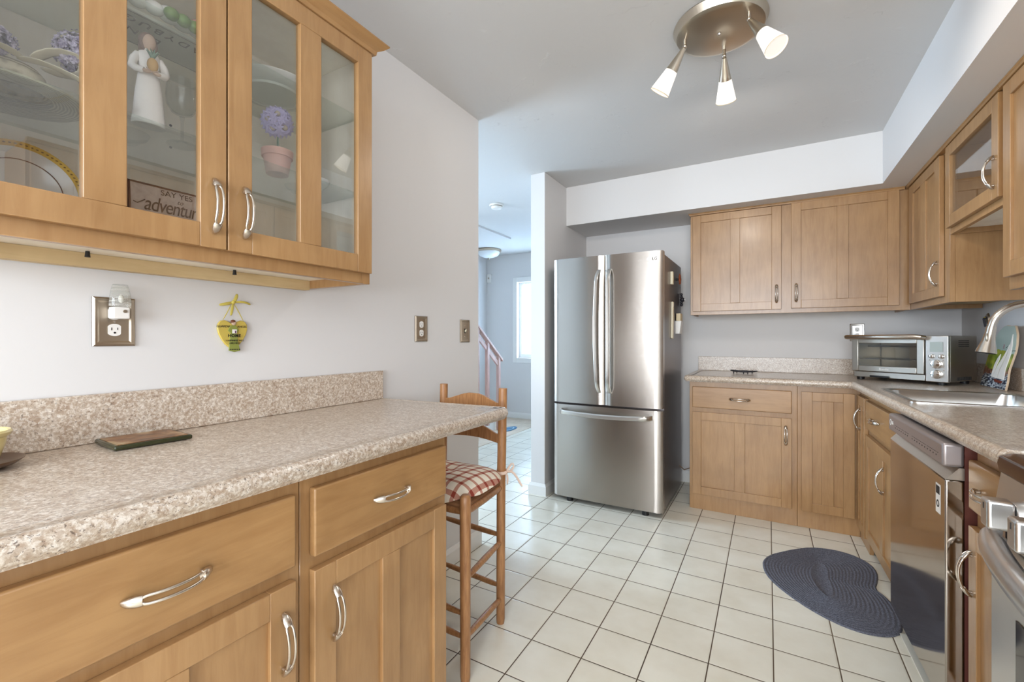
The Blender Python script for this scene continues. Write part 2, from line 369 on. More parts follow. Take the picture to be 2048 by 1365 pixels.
# baseboards
def baseboard(name, x0,x1,y0,y1):
    mb = MB().box(x0,x1,y0,y1,0,0.072)
    t = 0.005
    mb.box(x0+(t if x1-x0>.05 or x1>0 else 0)*0, x1, y0, y1, 0.072, 0.074)
    return struct(name, mb, M['trim'], 0.0)
def bb(name, pts, closed=False):
    """mitred baseboard along a path of floor points, board on the left side of travel"""
    prof = [(0,0),(0.014,0),(0.014,0.066),(0.010,0.074),(0.006,0.086),(0,0.088)]
    mb = MB(); P = [Vector((p[0],p[1],0)) for p in pts]; rings = []
    for i,p in enumerate(P):
        d0 = (P[i]-P[i-1]).normalized() if i>0 else (P[1]-P[0]).normalized()
        d1 = (P[i+1]-P[i]).normalized() if i<len(P)-1 else d0
        n0 = Vector((-d0.y,d0.x,0)); n1 = Vector((-d1.y,d1.x,0)); n = (n0+n1); n = n / max(0.2, n.dot(n0)) if n.length>0 else n0
        rings.append([p + n*a + Vector((0,0,z)) for a,z in prof])
    mb.loft(rings); o = mb.build(name, M['trim'], None, 0, smooth=False); o['kind']='structure'; return o
bb('baseboard_left', [(WL-0.12,1.6),(WL-0.12,2.12),(WL,2.12),(WL,1.112)][::-1][::-1]) if False else None
bb('baseboard_left', [(WL,2.12),(WL,1.112)][::-1][::-1]) if False else None
bb('baseboard_left', [(WL-0.12,1.6),(WL-0.12,2.12),(WL,2.12),(WL,1.112)])
bb('baseboard_divider', [(-1.565,3.88),(-1.565,3.02),(-1.447,3.02),(-1.447,3.86)][::-1])
bb('baseboard_back', [(-1.447,WB),(-0.5,WB)][::-1])
bb('baseboard_entry_far', [(-3.715,5.75),(-1.57,5.75)][::-1])
# entry window with casing, sash, blind
c = MB()
for (a,b2,z0,z1) in ((-3.27,-3.20,0.82,2.07),(-2.05,-1.98,0.82,2.07)): c.box(a,b2,5.732,5.75,z0,z1)
c.box(-3.20,-2.05,5.732,5.75,2.0,2.07).box(-3.20,-2.05,5.732,5.75,0.82,0.89)
wf = struct('window_1', c, M['trim'], 0.003)
s_ = MB()
for (a,b2) in ((-3.20,-3.155),(-2.095,-2.05)): s_.box(a,b2,5.80,5.83,0.89,2.0)
s_.box(-3.155,-2.095,5.80,5.83,0.89,0.95).box(-3.155,-2.095,5.80,5.83,1.95,2.0)
s_.build('window_sash', M['trim'], wf, 0.002, smooth=False)
box(-3.155,-2.095,5.812,5.818,0.95,1.95).build('window_glass', M['pane'], wf, smooth=False)
bm = bpy.data.materials.new('sheer_blind'); bm.use_nodes = True; nt = bm.node_tree; nt.nodes.clear()
o_ = nt.nodes.new('ShaderNodeOutputMaterial'); mx = nt.nodes.new('ShaderNodeMixShader'); t1 = nt.nodes.new('ShaderNodeBsdfTranslucent'); t2 = nt.nodes.new('ShaderNodeBsdfDiffuse')
t1.inputs[0].default_value = (0.70,0.84,0.98,1); t2.inputs[0].default_value = (0.80,0.86,0.92,1); mx.inputs[0].default_value = 0.6
nt.links.new(t1.outputs[0], mx.inputs[1]); nt.links.new(t2.outputs[0], mx.inputs[2]); nt.links.new(mx.outputs[0], o_.inputs[0])
bl = MB()
for i in range(40):
    x0 = -3.12+0.0255*i; bl.quad((x0,5.785,0.98),(x0+0.0255,5.785+0.010*(1 if i%2 else -1)*0.6,0.98),(x0+0.0255,5.785+0.010*(1 if i%2 else -1)*0.6,1.985),(x0,5.785,1.985))
bl.build('blind', bm, wf, smooth=False)
c = MB()
for (a,b2,z0,z1) in ((-1.42,-1.35,0.63,2.27),(0.85,0.92,0.63,2.27)): c.box(a,b2,-2.6,-2.585,z0,z1)
c.box(-1.35,0.85,-2.6,-2.585,2.2,2.27).box(-1.35,0.85,-2.6,-2.585,0.63,0.7)
for x in (-1.35,-0.28,0.8): c.box(x,x+0.05,-2.69,-2.65,0.7,2.2)
c.box(-1.35,0.85,-2.69,-2.65,0.7,0.75).box(-1.35,0.85,-2.69,-2.65,2.15,2.2)
struct('window_2', c, M['trim'], 0.003)
c = MB(); 
for (a,b2) in ((1.68,1.75),(2.85,2.92)): c.box(-3.73,-3.715,a,b2,0.73,2.27)
c.box(-3.73,-3.715,1.75,2.85,2.2,2.27).box(-3.73,-3.715,1.75,2.85,0.73,0.8)
struct('added_window_3', c, M['trim'], 0.003)  # unseen hall window, added as an opening for the extra hall lamp
# ceiling things in the hall
hatch = MB().box(-3.35,-2.75,4.05,4.78,CL-0.022,CL)
struct('trim_1', hatch, M['ceil'])
r_ = root('smoke_detector','round white smoke detector on the hall ceiling','smoke detector',(-2.195,3.543,CL))
MB().lathe([(0.001,0),(0.066,0),(0.068,-0.006),(0.064,-0.014),(0.001,-0.014)]).build('base', M['white_plastic'], r_)
MB().lathe([(0.05,-0.0142),(0.052,-0.022),(0.044,-0.038),(0.02,-0.044),(0.001,-0.045)]).build('cover', M['white_plastic'], r_)
MB().lathe([(0.055,-0.014),(0.055,-0.018),(0.0521,-0.018),(0.0521,-0.014)],cap=False).build('vent_ring', M['plate_metal'], r_)
r_ = root('flush_ceiling_light','round hall ceiling light with white glass bowl and grey rim','ceiling light',(-3.40,5.28,CL))
MB().lathe([(0.001,0),(0.17,0),(0.178,-0.012),(0.172,-0.03),(0.158,-0.036),(0.001,-0.03)],n=40).build('rim', M['plate_metal'], r_)
MB().lathe([(0.155,-0.034),(0.148,-0.06),(0.12,-0.09),(0.07,-0.108),(0.012,-0.114),(0.001,-0.114)],n=40).build('glass_bowl', mat('opal_glass',srgb(226,230,232),0.3), r_)
MB().lathe([(0.001,-0.112),(0.014,-0.114),(0.009,-0.122),(0.012,-0.128),(0.007,-0.138),(0.001,-0.14)],n=16).build('finial', M['plate_metal'], r_)
r_ = root('wall_sensor','small white motion sensor high on the hall wall','sensor',(-3.685,5.7495,2.09),0)
box(-0.035,0.035,-0.03,0,-0.065,0.065).build('housing', M['white_plastic'], r_, 0.008, 3)
MB().sphere((0,-0.03,0.0),0.014,8,(1,0.5,1)).build('lens', M['plate_metal'], r_)
# stair rail
r_ = root('stair_railing','pinkish wooden stair railing with posts and flat boards in the hall','railing',(-3.0,4.93,0))
sl = 0.765  # rise per metre toward the viewer
def rz(y): return 0.935 - sl*y
MB().add([(-0.03,0.03,rz(0.03)-0.035),(0.03,0.03,rz(0.03)-0.035),(0.03,0.03,rz(0.03)),(-0.03,0.03,rz(0.03)),(-0.03,-1.9,rz(-1.9)-0.035),(0.03,-1.9,rz(-1.9)-0.035),(0.03,-1.9,rz(-1.9)),(-0.03,-1.9,rz(-1.9))],
   [(0,1,2,3),(7,6,5,4),(0,4,5,1),(1,5,6,2),(2,6,7,3),(3,7,4,0)]).build('handrail', M['rail_wood'], r_, 0.005)
for i,y in enumerate((-0.02,-0.28,-0.50,-0.74,-0.98,-1.22,-1.46,-1.70)):
    z0 = 0.006 if i==0 else max(0.006, -sl*y*0.95-0.1)
    zt = rz(y)-0.03
    MB().add([(-0.02,y-0.045,z0),(0.02,y-0.045,z0),(0.02,y+0.0,z0),(-0.02,y+0.0,z0),(-0.02,y-0.045,zt+sl*0.045),(0.02,y-0.045,zt+sl*0.045),(0.02,y,zt),(-0.02,y,zt)],
       [(0,3,2,1),(4,5,6,7),(0,1,5,4),(1,2,6,5),(2,3,7,6),(3,0,4,7)]).build('post', M['rail_wood'], r_, 0.002)
m2 = MB()
for y0,y1 in ((-0.28,-0.06),(-0.50,-0.32),(-0.74,-0.54),(-0.98,-0.78)):
    a,b2 = y1,y0-0.0
    m2.add([(-0.012,a,rz(a)-0.16),(0.012,a,rz(a)-0.16),(0.012,a,rz(a)-0.10),(-0.012,a,rz(a)-0.10),(-0.012,b2,rz(b2)-0.16),(0.012,b2,rz(b2)-0.16),(0.012,b2,rz(b2)-0.10),(-0.012,b2,rz(b2)-0.10)],
       [(0,1,2,3),(7,6,5,4),(0,4,5,1),(1,5,6,2),(2,6,7,3),(3,7,4,0)])
m2.build('sub_rail', M['rail_wood'], r_)
# staircase (closed white side) behind the railing
st_ = MB()
for i in range(9): st_.box(-3.73,-3.03, 4.86-0.25*(i+1), 4.86-0.25*i, 0.006, 0.18*(i+1))
setp(st_.build('stair', M['trim'], None, 0.003, smooth=False), kind='structure')
r_ = root('door_mat','small oval blue mat on the pale wood entry floor','mat',(-2.90,4.97,0.006))
MB().lathe([(0.001,0),(0.12,0),(0.125,0.005),(0.12,0.008),(0.001,0.008)],n=36,sx=0.62,sy=1.5).build('mat_field', M['blue_mat'], r_)
MB().lathe([(0.085,0.008),(0.085,0.0095),(0.07,0.0095),(0.07,0.008)],n=36,sx=0.62,sy=1.5,cap=False).build('mat_ring', mat('pale_blue',srgb(150,176,190),0.9), r_)

# ============================================================ cabinet parts
_handle = {}
def handle_mesh():
    mb = MB(); Lh = 0.0625
    def y(s): return -0.004-0.026*(1-(abs(s))**2.2)
    n = 22
    for sgn in (-1,1):
        path = []; rad = []
        for i in range(n+1):
            s = -0.78 + 1.56*i/n
            w_ = 0.0066*min(1.0, (1-abs(s)/0.80)*4.0+0.05)
            path.append((sgn*w_, y(s), s*Lh)); rad.append(0.0029)
        mb.tube(path, rad, 8)
    for e in (-1,1):
        path=[]; rad=[]
        for i in range(9):
            s = e*(0.56+0.44*i/8)
            path.append((0, y(s) if i<8 else -0.0015, s*Lh)); rad.append([0.0060,0.0075,0.0090,0.0096,0.0096,0.0092,0.0084,0.0070,0.0040][i])
        mb.tube(path[2:], rad[2:], 12, flat=0.6, up=(0,1,0))
        mb.cyl((0,-0.001,e*0.80*Lh),(0,y(e*0.80),e*0.80*Lh),0.0045,0.004,10)
    return mb
def handle(parent, x, z, y=0.0, horiz=False):
    if 'h' not in _handle:
        o = handle_mesh().build('handle', M['nickel'], parent, ang=60); _handle['h'] = o.data
    else:
        o = bpy.data.objects.new('handle', _handle['h']); col.objects.link(o); o.parent = parent
    o.location = (x, y, z)
    if horiz: o.rotation_euler = (0, R(90), 0)
    return o
def door(parent, x0, x1, z0, z1, st=0.056, rail=0.054, mul=0.062, hd=None, glassy=False, name='door', y0=0.0, split=True, topr=None):
    th = 0.020; y1 = y0+th; mb = MB(); tr = topr or rail
    mb.box(x0,x0+st,y0,y1,z0,z1).box(x1-st,x1,y0,y1,z0,z1)
    mb.box(x0+st,x1-st,y0,y1,z0,z0+rail).box(x0+st,x1-st,y0,y1,z1-tr,z1)
    xs = [x0+st, x1-st]
    if split:
        c = (x0+x1)/2; mb.box(c-mul/2,c+mul/2,y0,y1,z0+rail,z1-tr); xs = [x0+st,c-mul/2,c+mul/2,x1-st]
    if not glassy:
        mb.box(x0+st-0.001,x1-st+0.001,y0+0.009,y0+0.014,z0+rail-0.001,z1-tr+0.001)
    d = mb.build(name, M['maple_v'], parent, 0.0016, 2, smooth=True)
    if glassy:
        for i in range(0,len(xs),2):
            box(xs[i]-0.004,xs[i+1]+0.004,y0+0.011,y0+0.014,z0+rail-0.004,z1-tr+0.004).build('glass_pane', M['pane'], d, smooth=False)
    if hd: handle(d, hd[0], hd[1], y0)
    return d
def drawer(parent, x0,x1,z0,z1, hd=True, y0=0.0, hx=None):
    d = box(x0,x1,y0,y0+0.020,z0,z1).build('drawer', M['maple_h'], parent, 0.004, 3)
    if hd: handle(d, (x0+x1)/2 if hx is None else hx, (z0+z1)/2-0.002, y0, True)
    return d
def base_body(parent, x0, x1, depth, toe=0.0, top=LOW-0.001, back=True):
    """hollow carcass: local front at y=0.021"""
    mb = MB(); t = 0.017; zb = 0.0 if toe==0 else 0.095
    mb.box(x0,x1,0.021,0.040,zb,top)
    mb.box(x0,x0+t,0.040,depth,0.095 if toe else 0,top).box(x1-t,x1,0.040,depth,0.095 if toe else 0,top)
    mb.box(x0+t,x1-t,0.040,depth-0.01,0.10,0.118)
    mb.box(x0+t,x1-t,depth-0.01,depth,0.10,top)
    b = mb.build('body', M['maple_v'], parent, 0.0012, 1)
    if toe: box(x0,x1,0.021+toe,0.035+toe,0,0.095).build('toe_kick', M['maple_v'], parent)
    return b
def upper_body(parent, x0, x1, z0, z1, depth, inner=False, bottom=None):
    mb = MB(); t = 0.017; zb = z0+0.024 if bottom is None else bottom
    if inner:   # open face frame behind glass doors
        f = 0.030
        mb.box(x0,x0+f,0.021,0.040,z0,z1).box(x1-f,x1,0.021,0.040,z0,z1).box(x0+f,x1-f,0.021,0.040,z0,z0+0.045).box(x0+f,x1-f,0.021,0.040,z1-0.035,z1)
    else: mb.box(x0,x1,0.021,0.040,z0,z1)
    mb.box(x0,x0+t,0.040,depth,z0,z1).box(x1-t,x1,0.040,depth,z0,z1)
    mb.box(x0+t,x1-t,0.040,depth,z1-t,z1)
    b = mb.build('body', M['maple_v'], parent, 0.0012, 1)
    u = MB().box(x0+t,x1-t,0.040,depth,zb,zb+0.012)
    u.build('bottom_panel', M['maple_in'] if inner else M['maple_raw'], parent)
    if not inner: box(x0+t,x1-t,depth-0.006,depth,zb+0.012,z1-t).build('back_panel', M['maple_raw'], parent)
    return b
def crown(parent, x0, x1, z0, z1, ends=(0,0), out=0.022):
    prof = [(0.02,z0),(0.0-0.004,z0),(-0.006,z0+(z1-z0)*0.35),(-out*0.6,z0+(z1-z0)*0.55),(-out,z1-0.004),(-out,z1),(0.02,z1)]
    mb = MB(); rings=[]
    rings.append([(x0-(ends[0] and max(0,-y)), y, z) for y,z in prof]); rings.append([(x1+(ends[1] and max(0,-y)), y, z) for y,z in prof])
    mb.loft(rings)
    o = mb.build('crown', M['maple_h'], parent); return o

# ---------------------------------------------------------------- left base run: local x = +Y, front faces +X
FL = -0.852; DL = 0.583 - 0.003
def left_base(label, y0, w_, d0, d1, hx):
    r = root('base_cabinet', label, 'cabinet', (FL, y0, 0), R(90), 'honey maple base cabinets')
    base_body(r, 0, w_, DL)
    drawer(r, d0, d1, 0.700, 0.849)
    door(r, d0, d1, 0.105, 0.670, hd=(hx, 0.556))
    return r
left_base('maple base cabinet with one drawer and door next to the bar stool', 0.607, 0.497, 0.022, 0.478, 0.070)
left_base('maple base cabinet with a wide drawer, second from the stool', 0.118, 0.487, 0.010, 0.467, 0.438)
left_base('maple base cabinet left of the wide drawer cabinet, at the very left edge', -0.42, 0.536, 0.02, 0.50, 0.46)
# ---------------------------------------------------------------- worktops
prof = [(-0.045,TOP),(-0.014,TOP),(-0.010,TOP+0.0015),(-0.003,TOP),(0.004,TOP-0.006),(0.008,TOP-0.015),(0.008,TOP-0.024),(0.004,TOP-0.032),(-0.002,TOP-0.036),(-0.004,LOW),(-0.045,LOW)]
def sweep(mb, pts, corner=0.0):
    P = [Vector((p[0],p[1],0)) for p in pts]; rings=[]
    for i,p in enumerate(P):
        d0 = (P[i]-P[i-1]).normalized() if i>0 else (P[1]-P[0]).normalized()
        d1 = (P[i+1]-P[i]).normalized() if i<len(P)-1 else d0
        n0 = Vector((d0.y,-d0.x,0)); n1 = Vector((d1.y,-d1.x,0)); n = n0+n1; n = n/max(0.15,n.dot(n0))
        rings.append([p+n*a+Vector((0,0,z)) for a,z in prof])
    mb.loft(rings); return mb
r_ = root('worktop','long speckled beige laminate worktop over the left cabinets','worktop',(0,0,0))
XN = -0.832
ctop = MB(); ang = [(XN,-0.5),(XN,1.405),(XN-0.004,1.415),(XN-0.012,1.423),(XN-0.024,1.4265),(WL+0.003,1.378)]
sweep(ctop, ang)
inner = [(XN-0.044,-0.5),(XN-0.044,1.3815),(WL+0.003,1.334),(WL+0.003,-0.5)]
ctop.prism(inner, LOW, TOP)
ctop.build('top', M['stone'], r_, ang=50)
MB().box(WL+0.001,WL+0.020,-0.5,1.374,TOP+0.0005,TOP+0.118).build('backsplash', M['stone'], r_, 0.002)
# ---------------------------------------------------------------- back base run
FB = 3.297; DB = WB-FB-0.003
r_ = root('base_cabinet','pinkish maple base cabinet with drawer beside the fridge','cabinet',(-0.475,FB,0),0,'honey maple base cabinets')
base_body(r_, 0, 0.632, DB)
drawer(r_, 0.020, 0.602, 0.703, 0.845); door(r_, 0.020, 0.602, 0.108, 0.672, hd=(0.570,0.565))
r_ = root('corner_cabinet','corner base cabinet with angled pair of narrow maple doors','cabinet',(0.158,FB,0),0,'honey maple base cabinets')
base_body(r_, 0, 0.3145, DB)
door(r_, 0.020, 0.286, 0.108, 0.845, mul=0.062)
# right run: frame rotated 1.15 deg about the inside corner
TH = math.atan(0.020); CX, CY = 0.452, FB
def rl(s, off=0.0):   # point s metres toward the viewer along the right face line, off metres into the cabinets
    return (CX + s*math.sin(TH) + off*math.cos(TH), CY - s*math.cos(TH) + off*math.sin(TH))
RR = R(-90)+TH
p = rl(0.0)
# narrow second leaf of the corner cabinet
d2 = bpy.data.objects.new('side_frame', None)
col.objects.link(d2); d2.parent = r_; d2.location = (p[0]-0.158, 0.0, 0); d2.rotation_euler = (0,0,RR)
bpy.data.objects.remove(d2)
def place(name,label,cat,s,group=None):
    q = rl(s); return root(name,label,cat,(q[0],q[1],0),RR,group)
DR = 0.585
r_ = place('corner_door_unit','narrow maple corner door panel with bow handle left of the sink drawer','cabinet',-0.020,'honey maple base cabinets')
box(0.0,0.246,0.021,0.040,0.0,LOW-0.001).build('body', M['maple_v'], r_, 0.001,1)
door(r_, 0.024, 0.227, 0.075, 0.845, st=0.045, mul=0.03, hd=(0.127,0.715))
r_ = place('base_cabinet','maple sink base cabinet with drawer front left of the dishwasher','cabinet',0.228,'honey maple base cabinets')
base_body(r_, 0, 0.730, DR, toe=0.05, top=LOW-0.16)
box(0,0.730,0.021,0.040,LOW-0.161,LOW-0.001).build('front_rail', M['maple_h'], r_)
drawer(r_, 0.012, 0.700, 0.690, 0.838, hx=0.262); door(r_, 0.012, 0.700, 0.100, 0.655, hd=(0.41,0.51))
r_ = place('base_cabinet','maple base cabinet between the dishwasher and the range','cabinet',1.575,'honey maple base cabinets')
base_body(r_, 0, 0.275, DR, toe=0.05)
drawer(r_, 0.008, 0.262, 0.703, 0.838); door(r_, 0.008, 0.262, 0.100, 0.655, hd=(0.035,0.53), st=0.05, mul=0.05)
# ---------------------------------------------------------------- L-shaped worktop with sink cut-out
r_ = root('worktop','L-shaped beige laminate worktop under the toaster oven and round the sink','worktop',(0,0,0))
XB0 = -0.498; YB = 3.262
q1 = rl(1.848, -0.024); qc = (0.428, YB)
mb = MB(); sweep(mb, [(XB0,WB-0.022),(XB0,YB+0.012),(XB0+0.003,YB+0.003),(XB0+0.012,YB),qc,q1])
SX0,SX1,SY0,SY1 = 0.500,0.965,2.335,2.870
def rect(x0,x1,y0,y1,xf0=None,xf1=None):
    a = x0 if xf0 is None else xf0; b2 = x1
    mb.add([(x0,y0,LOW),(x1,y0,LOW),(x1,y1,LOW),(a,y1,LOW),(x0,y0,TOP),(x1,y0,TOP),(x1,y1,TOP),(a,y1,TOP)],[(0,3,2,1),(4,5,6,7),(0,1,5,4),(1,2,6,5),(2,3,7,6),(3,0,4,7)])
xe = lambda y: CX+0.020*(CY-y)-0.024+0.0445
rect(XB0+0.040,WR-0.003,YB+0.040,WB-0.003)
rect(xe(SY1),WR-0.003,SY1,YB+0.040,xf0=qc[0]+0.040)
rect(xe(SY0),SX0,SY0,SY1,xf0=xe(SY1)); rect(SX1,WR-0.003,SY0,SY1)
rect(xe(q1[1]),WR-0.003,q1[1],SY0,xf0=xe(SY0))
mb.build('top', M['stone'], r_, ang=50)
box(-0.49,WR-0.003,WB-0.020,WB-0.002,TOP+0.0005,TOP+0.110).build('backsplash', M['stone'], r_, 0.002)
box(WR-0.020,WR-0.002,1.46,WB-0.021,TOP+0.0005,TOP+0.110).build('backsplash', M['stone'], r_, 0.002)

# ---------------------------------------------------------------- sink and tap
r_ = root('kitchen_sink','stainless steel drop-in sink sunk in the right worktop','sink',((SX0+SX1)/2,(SY0+SY1)/2,TOP))
def rr(x,y,z,r,n=5):
    pts=[]
    for cx_,cy_,a0 in ((x-r,y-r,0),(-x+r,y-r,90),(-x+r,-y+r,180),(x-r,-y+r,270)):
        for i in range(n+1):
            a=R(a0+90*i/n); pts.append((cx_+r*math.cos(a),cy_+r*math.sin(a),z))
    return pts
HX,HY=(SX1-SX0)/2,(SY1-SY0)/2
MB().loft([rr(HX+0.012,HY+0.012,0.0006,0.03),rr(HX+0.012,HY+0.012,0.004,0.03),rr(HX+0.004,HY+0.004,0.006,0.028),rr(HX-0.012,HY-0.012,0.005,0.04),rr(HX-0.018,HY-0.018,0.001,0.045),
   rr(HX-0.024,HY-0.024,-0.05,0.05),rr(HX-0.030,HY-0.030,-0.130,0.05),rr(HX-0.055,HY-0.055,-0.150,0.05),rr(0.05,0.05,-0.154,0.045)],cap=False).build('basin', M['steel_light'], r_, ang=50)
MB().lathe([(0.001,-0.153),(0.052,-0.153),(0.054,-0.150),(0.046,-0.149),(0.04,-0.152),(0.001,-0.152)],n=24).build('drain', M['chrome'], r_)
r_ = root('kitchen_tap','brushed nickel gooseneck pull-down tap arching over the sink','tap',(1.014,2.60,TOP+0.0006))
base = MB().lathe([(0.001,0),(0.027,0),(0.027,0.012),(0.02,0.02),(0.017,0.05),(0.0145,0.06),(0.0145,0.29)],n=24,cap=True); base.build('body', M['nickel'], r_)
pa=[]; 
for i in range(19):
    a=R(180*i/18*0.96); pa.append((-0.104+0.104*math.cos(a), 0.008*i/18, 0.29+0.104*math.sin(a)))
MB().tube([(0,0,0.285)]+pa, 0.0145, 16).build('spout', M['nickel'], r_)
e=Vector(pa[-1]); d_=(Vector(pa[-1])-Vector(pa[-3])).normalized(); d_=Vector((-0.16,0.0,-1)).normalized()
MB().tube([e, e+d_*0.004, e+d_*0.03, e+d_*0.06, e+d_*0.098, e+d_*0.110],[0.0158,0.0162,0.0168,0.0205,0.030,0.0325],22).build('spray_head', M['nickel'], r_)
MB().tube([e+d_*0.1101, e+d_*0.1135],[0.029,0.027],22).build('spray_face', M['dark'], r_)
sd = Vector((-0.55,-0.75,0.1)).normalized()
MB().sphere(tuple(e+d_*0.05+sd*0.0195),0.013,8,(0.35,0.5,1.5)).build('spray_button', M['plate_metal'], r_)
MB().tube([(0,0,0.05),(0.0,-0.035,0.055),(0.0,-0.09,0.075)],[0.009,0.008,0.006],12).build('lever', M['nickel'], r_)

# ---------------------------------------------------------------- dishwasher
r_ = place('dishwasher','stainless steel dishwasher under the right worktop','dishwasher',0.962)
DWW = 0.600
box(0.004,DWW-0.004,0.0,0.57,0.10,0.872).build('tub', mat('dishwasher_side_reflection',srgb(112,66,58),0.25,0.3), r_)  # dark red reflection on the side is put into its base colour
dd = box(0,DWW,-0.042,-0.0005,0.10,0.770)
dob = dd.build('door_panel', M['steel_dw'], r_, 0.004, 3)
MB().add([(0,-0.042,0.771),(DWW,-0.042,0.771),(DWW,-0.001,0.771),(0,-0.001,0.771),(0.0,-0.012,0.806),(DWW,-0.012,0.806),(DWW,-0.001,0.806),(0,-0.001,0.806)],
   [(0,3,2,1),(4,5,6,7),(0,1,5,4),(1,2,6,5),(2,3,7,6),(3,0,4,7)]).build('pocket_handle', M['steel_light'], r_)
cp = box(0,DWW,-0.048,-0.0005,0.8065,0.874).build('control_panel', mat('control_grey',srgb(166,156,154),0.4,0.7), r_, 0.008, 3)
mk = MB()
random.seed(3)
for i in range(34):
    x = (0.10+0.013*i) if i<14 else (0.13+0.013*i)
    mk.box(x,x+random.uniform(0.003,0.008),-0.0486,-0.0481,0.838,0.8395); 
    if i%2==0: mk.box(x,x+0.006,-0.0486,-0.0481,0.828,0.8315)
mk.build('printed_marks', M['ink_black'], cp, smooth=False)
MB().lathe([(0.012,-0.0486),(0.012,-0.0482),(0.009,-0.0482),(0.009,-0.0486)],c=(0.035,0,0.842),n=20,axis='y',cap=False).build('logo_ring', M['white_plastic'], cp)
text('logo','LG',0.018,M['white_plastic'],cp,(0.062,-0.0484,0.842))
sk = box(0.525,0.562,-0.0428,-0.0422,0.655,0.742).build('sticker', M['white_plastic'], dob, smooth=False)
MB().box(0.529,0.558,-0.0434,-0.0428,0.712,0.736).build('sticker_print', M['ink_black'], sk, smooth=False)
MB().lathe([(0.011,-0.0434),(0.011,-0.0429),(0.007,-0.0429),(0.007,-0.0434)],c=(0.5435,0,0.683),n=20,axis='y',cap=False).build('sticker_ring', M['ink_black'], sk)
box(0.0,DWW,0.010,0.022,0.0,0.098).build('toe_kick', M['black'], r_)
vs_ = place('floor_strip','thin ivory vinyl strip on the floor along the dishwasher','strip',0.99)
box(0.0,0.85,-0.020,0.009,0.0005,0.006).build('strip', M['vinyl'], vs_, 0.002)

# ---------------------------------------------------------------- range
r_ = root('range','stainless steel cooking range at the right picture edge','range',(0.458,1.432,0),R(-90))
RW = 0.752
box(0,RW,0.012,0.600,0.02,0.8725).build('body', M['steel_range'], r_, 0.003)
MB().loft([[(x,y,z) for y,z in ((-0.002,0.873),(-0.006,0.893),(-0.002,0.909),(0.02,0.916),(0.60,0.916),(0.60,0.873))] for x in (-0.004,RW+0.004)]).build('cooktop', M['cook_top'], r_, 0.003)
MB().loft([[(x,y,z) for y,z in ((0.0,0.8722),(-0.014,0.770),(-0.014,0.765),(0.0119,0.765),(0.0119,0.8722))] for x in (0,RW)]).build('control_panel', M['steel_range'], r_)
g_ = MB()
for gx in (0.10,0.28,0.46,0.64):
    g_.box(gx,gx+0.012,0.06,0.56,0.926,0.940); 
for gy in (0.06,0.20,0.34,0.48): g_.box(0.06,0.70,gy,gy+0.012,0.917,0.940)
g_.build('grate', M['iron'], r_, 0.003)
def knob(x):
    k = MB().lathe([(0.001,-0.010),(0.031,-0.010),(0.031,-0.020),(0.028,-0.024),(0.026,-0.040),(0.001,-0.040)],n=28,axis='y').build('knob', M['steel_range'], r_, 0.001)
    k.location=(x,0,0.825); 
    MB().box(-0.0185,0.0185,-0.081,-0.0405,-0.029,0.029).build('knob_grip', M['steel_range'], k, 0.006, 4)
    MB().box(-0.0015,0.0015,-0.0817,-0.0811,0.008,0.020).build('knob_mark', M['ink_black'], k, smooth=False)
    return k
for kx in (0.175,0.292,0.41,0.53,0.65): knob(kx)
nm = text('knob_scale','LO  5  HI',0.010,M['ink_black'],r_,(0.235,-0.0085,0.860),(R(82),0,0))
dr = box(0.004,RW-0.004,-0.018,0.0115,0.165,0.742).build('oven_door', M['steel_range'], r_, 0.005, 3)
box(0.13,RW-0.13,-0.0205,-0.0183,0.30,0.60).build('oven_window', M['oven_glass'], dr)
hp=[];hr=[]
for i in range(25):
    s=i/24; x=0.035+s*(RW-0.07); y=-0.020-0.044*min(1,math.sin(math.pi*s)**0.45) ; z=0.728-0.030*math.sin(math.pi*s)**0.8+0.02
    hp.append((x,y,z)); hr.append(0.012+0.011*min(1,math.sin(math.pi*s)*3))
MB().tube(hp,hr,18,flat=1.25,up=(0,0,1)).build('handle', M['steel_range'], dr, ang=60)
vt = MB()
for i in range(30): vt.box(0.06+i*0.021,0.060+i*0.021+0.010,-0.0125,-0.008,0.7435,0.764)
vt.build('vent', M['black'], r_, smooth=False)
box(0.004,RW-0.004,-0.014,0.0115,0.03,0.160).build('storage_drawer', M['steel_range'], r_, 0.004, 3)
box(0.02,RW-0.02,0.03,0.5,0.0,0.0195).build('plinth', M['black'], r_)

# ---------------------------------------------------------------- fridge
fr = root('refrigerator','stainless steel french door refrigerator with bottom freezer drawer','refrigerator',(-0.980,3.0,0),0)
FW = 0.386
box(-FW+0.003,FW-0.003,0.075,0.72,0.03,1.735).build('body', M['steel_side'], fr, 0.004)
def bowed(x0,x1,z0,z1,name,bow=0.010,m=None,nx=14):
    mb=MB(); front=[]; 
    for i in range(nx+1):
        x=x0+(x1-x0)*i/nx; t=(x-x0)/(x1-x0); fx=x/FW
        e_=min(t,1-t)*(x1-x0); rd=0.0 if e_>0.014 else (0.014-math.sqrt(max(0,0.014**2-(0.014-e_)**2)))
        front.append((x, -bow*(1-fx*fx)+rd))
    poly = front+[(x1,0.066),(x0,0.066)]
    mb.loft([[(x,y,z) for x,y in poly] for z in (z0,z0+0.0001,z1-0.0001,z1)])
    return mb.build(name, m or M['steel_fridge'], fr, ang=50)
dl = bowed(-FW,-0.003,0.715,1.750,'door'); dr2 = bowed(0.003,FW,0.715,1.750,'door'); fd = bowed(-FW,FW,0.035,0.700,'freezer_drawer',nx=28)
